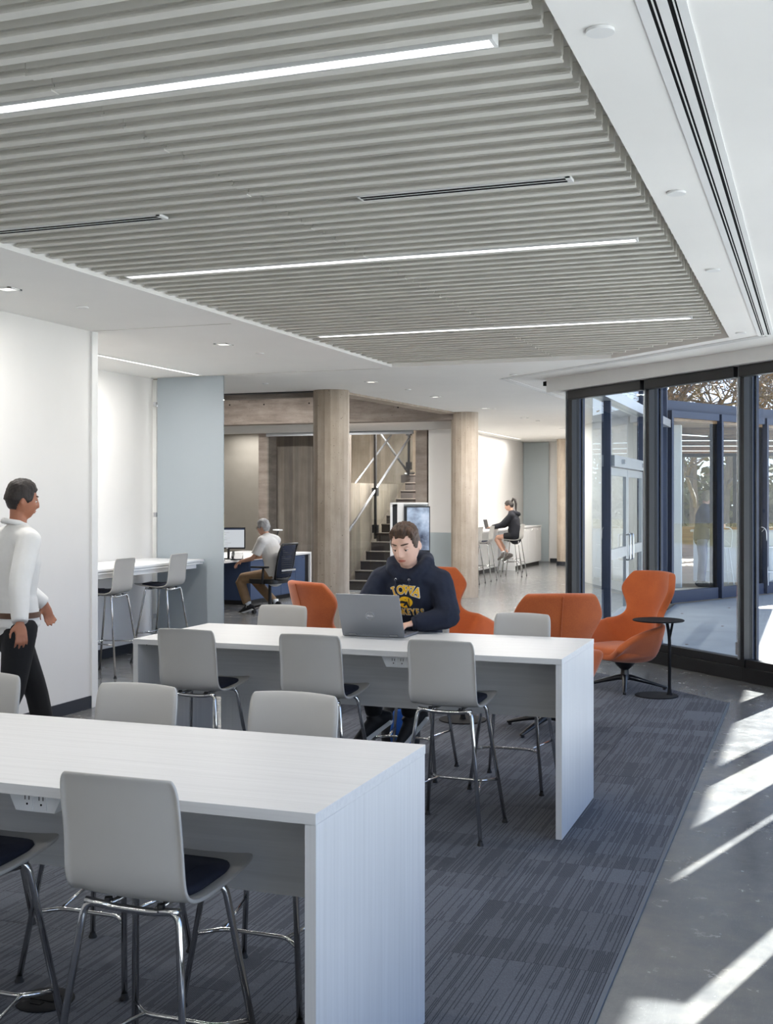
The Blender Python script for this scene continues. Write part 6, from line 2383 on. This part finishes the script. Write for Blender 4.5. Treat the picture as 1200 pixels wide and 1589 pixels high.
make_laptop('laptop', 'small open laptop on the far white counter in front of the girl', (-6.84, 25.28, 1.021), -PI / 2, 0.32, 0.22, 0.21, math.radians(14), False)

# ------------------------------------------------------------------ the person reading in the pavilion
t = thing('person', 'person with gray blond hair in dark clothes standing at the counter beyond the windows', 'person', (-2.02, 22.75, 0.062), face(0.97, 0.1))
J = dict(pelvis=(0, 0, 0.96), waist=(0, 0.01, 1.11), chest=(0, 0.03, 1.31), neck=(0, 0.06, 1.50), shL=(-0.185, 0.03, 1.43), shR=(0.185, 0.03, 1.43),
         elL=(-0.23, 0.08, 1.16), elR=(0.23, 0.10, 1.16), wrL=(-0.12, 0.30, 1.12), wrR=(0.10, 0.31, 1.12),
         hipL=(-0.09, 0, 0.92), hipR=(0.09, 0, 0.92), knL=(-0.10, 0.02, 0.50), knR=(0.10, 0.03, 0.50), anL=(-0.10, -0.02, 0.09), anR=(0.10, 0.0, 0.09))
HM = head_matrix((0, 0.10, 1.655), 0.35, 0.0)
hands = {'L': ((0.3, 0.9, 0.1), (0.8, -0.2, 0.2), 1, 0.5), 'R': ((-0.3, 0.9, 0.1), (-0.8, -0.2, 0.2), -1, 0.5)}
make_body(t, J, HM, M['skin'], hands, 0.009)
face_parts(t, HM, M['hair_blond'], 0.5)
hair_cap('hair', HM, 1.0, lambda d: (d.z - (0.5 - 1.1 * smooth(0.6, 1.4, math.atan2(abs(d.x), d.y)))) * 2.2, lambda d: 0.02 + 0.006 * smooth(0.3, 0.9, d.z), M['hair_blond'], t, 15, 0.2)
sm = MB()
add_torso(sm, J, 0.025)
sm.sweep([(0, 0, 0.88), (0, 0, 1.0), (0, 0, 1.1)], [(0.2, 0.15), (0.19, 0.145), (0.18, 0.135)], 18, up=(0, 1, 0))
for s in 'LR':
    add_arm(sm, J['sh' + s], J['el' + s], mid(J['el' + s], J['wr' + s], 0.95), 0.016, r=[0.064, 0.060, 0.056, 0.052, 0.046, 0.036])
fuse(sm.build('sweater', M['shirt_blue'], t), 0.012, 3)
pm = MB()
pm.sweep([(0, 0, 0.86), (0, 0, 0.94), (0, 0, 1.03)], [(0.172, 0.125), (0.18, 0.13), (0.165, 0.12)], 18, up=(0, 1, 0), dome=True)
for s in 'LR':
    add_leg(pm, J['hip' + s], J['kn' + s], J['an' + s], 0.012, r=[0.095, 0.086, 0.068, 0.064, 0.062, 0.054], to=0.96)
fuse(pm.build('trousers', M['cabinet_blue'], t), 0.013, 3)
for s in 'LR':
    add_shoe(t, 'shoe', J['an' + s], (0, 1, 0), M['shoe_dark'], M['rubber'], 1.05)
t = thing('paper', 'white paper in the hands of the person beyond the windows', 'paper', (-1.69, 22.80, 1.20), face(0.97, 0.1))
MB().add([(-0.11, -0.02, 0), (0.11, -0.02, 0), (0.11, 0.13, 0.04), (-0.11, 0.13, 0.04), (-0.11, -0.02, 0.002), (0.11, -0.02, 0.002), (0.11, 0.13, 0.042), (-0.11, 0.13, 0.042)],
         [(3, 2, 1, 0), (4, 5, 6, 7), (0, 1, 5, 4), (1, 2, 6, 5), (2, 3, 7, 6), (3, 0, 4, 7)]).build('sheet', M['paper'], t)
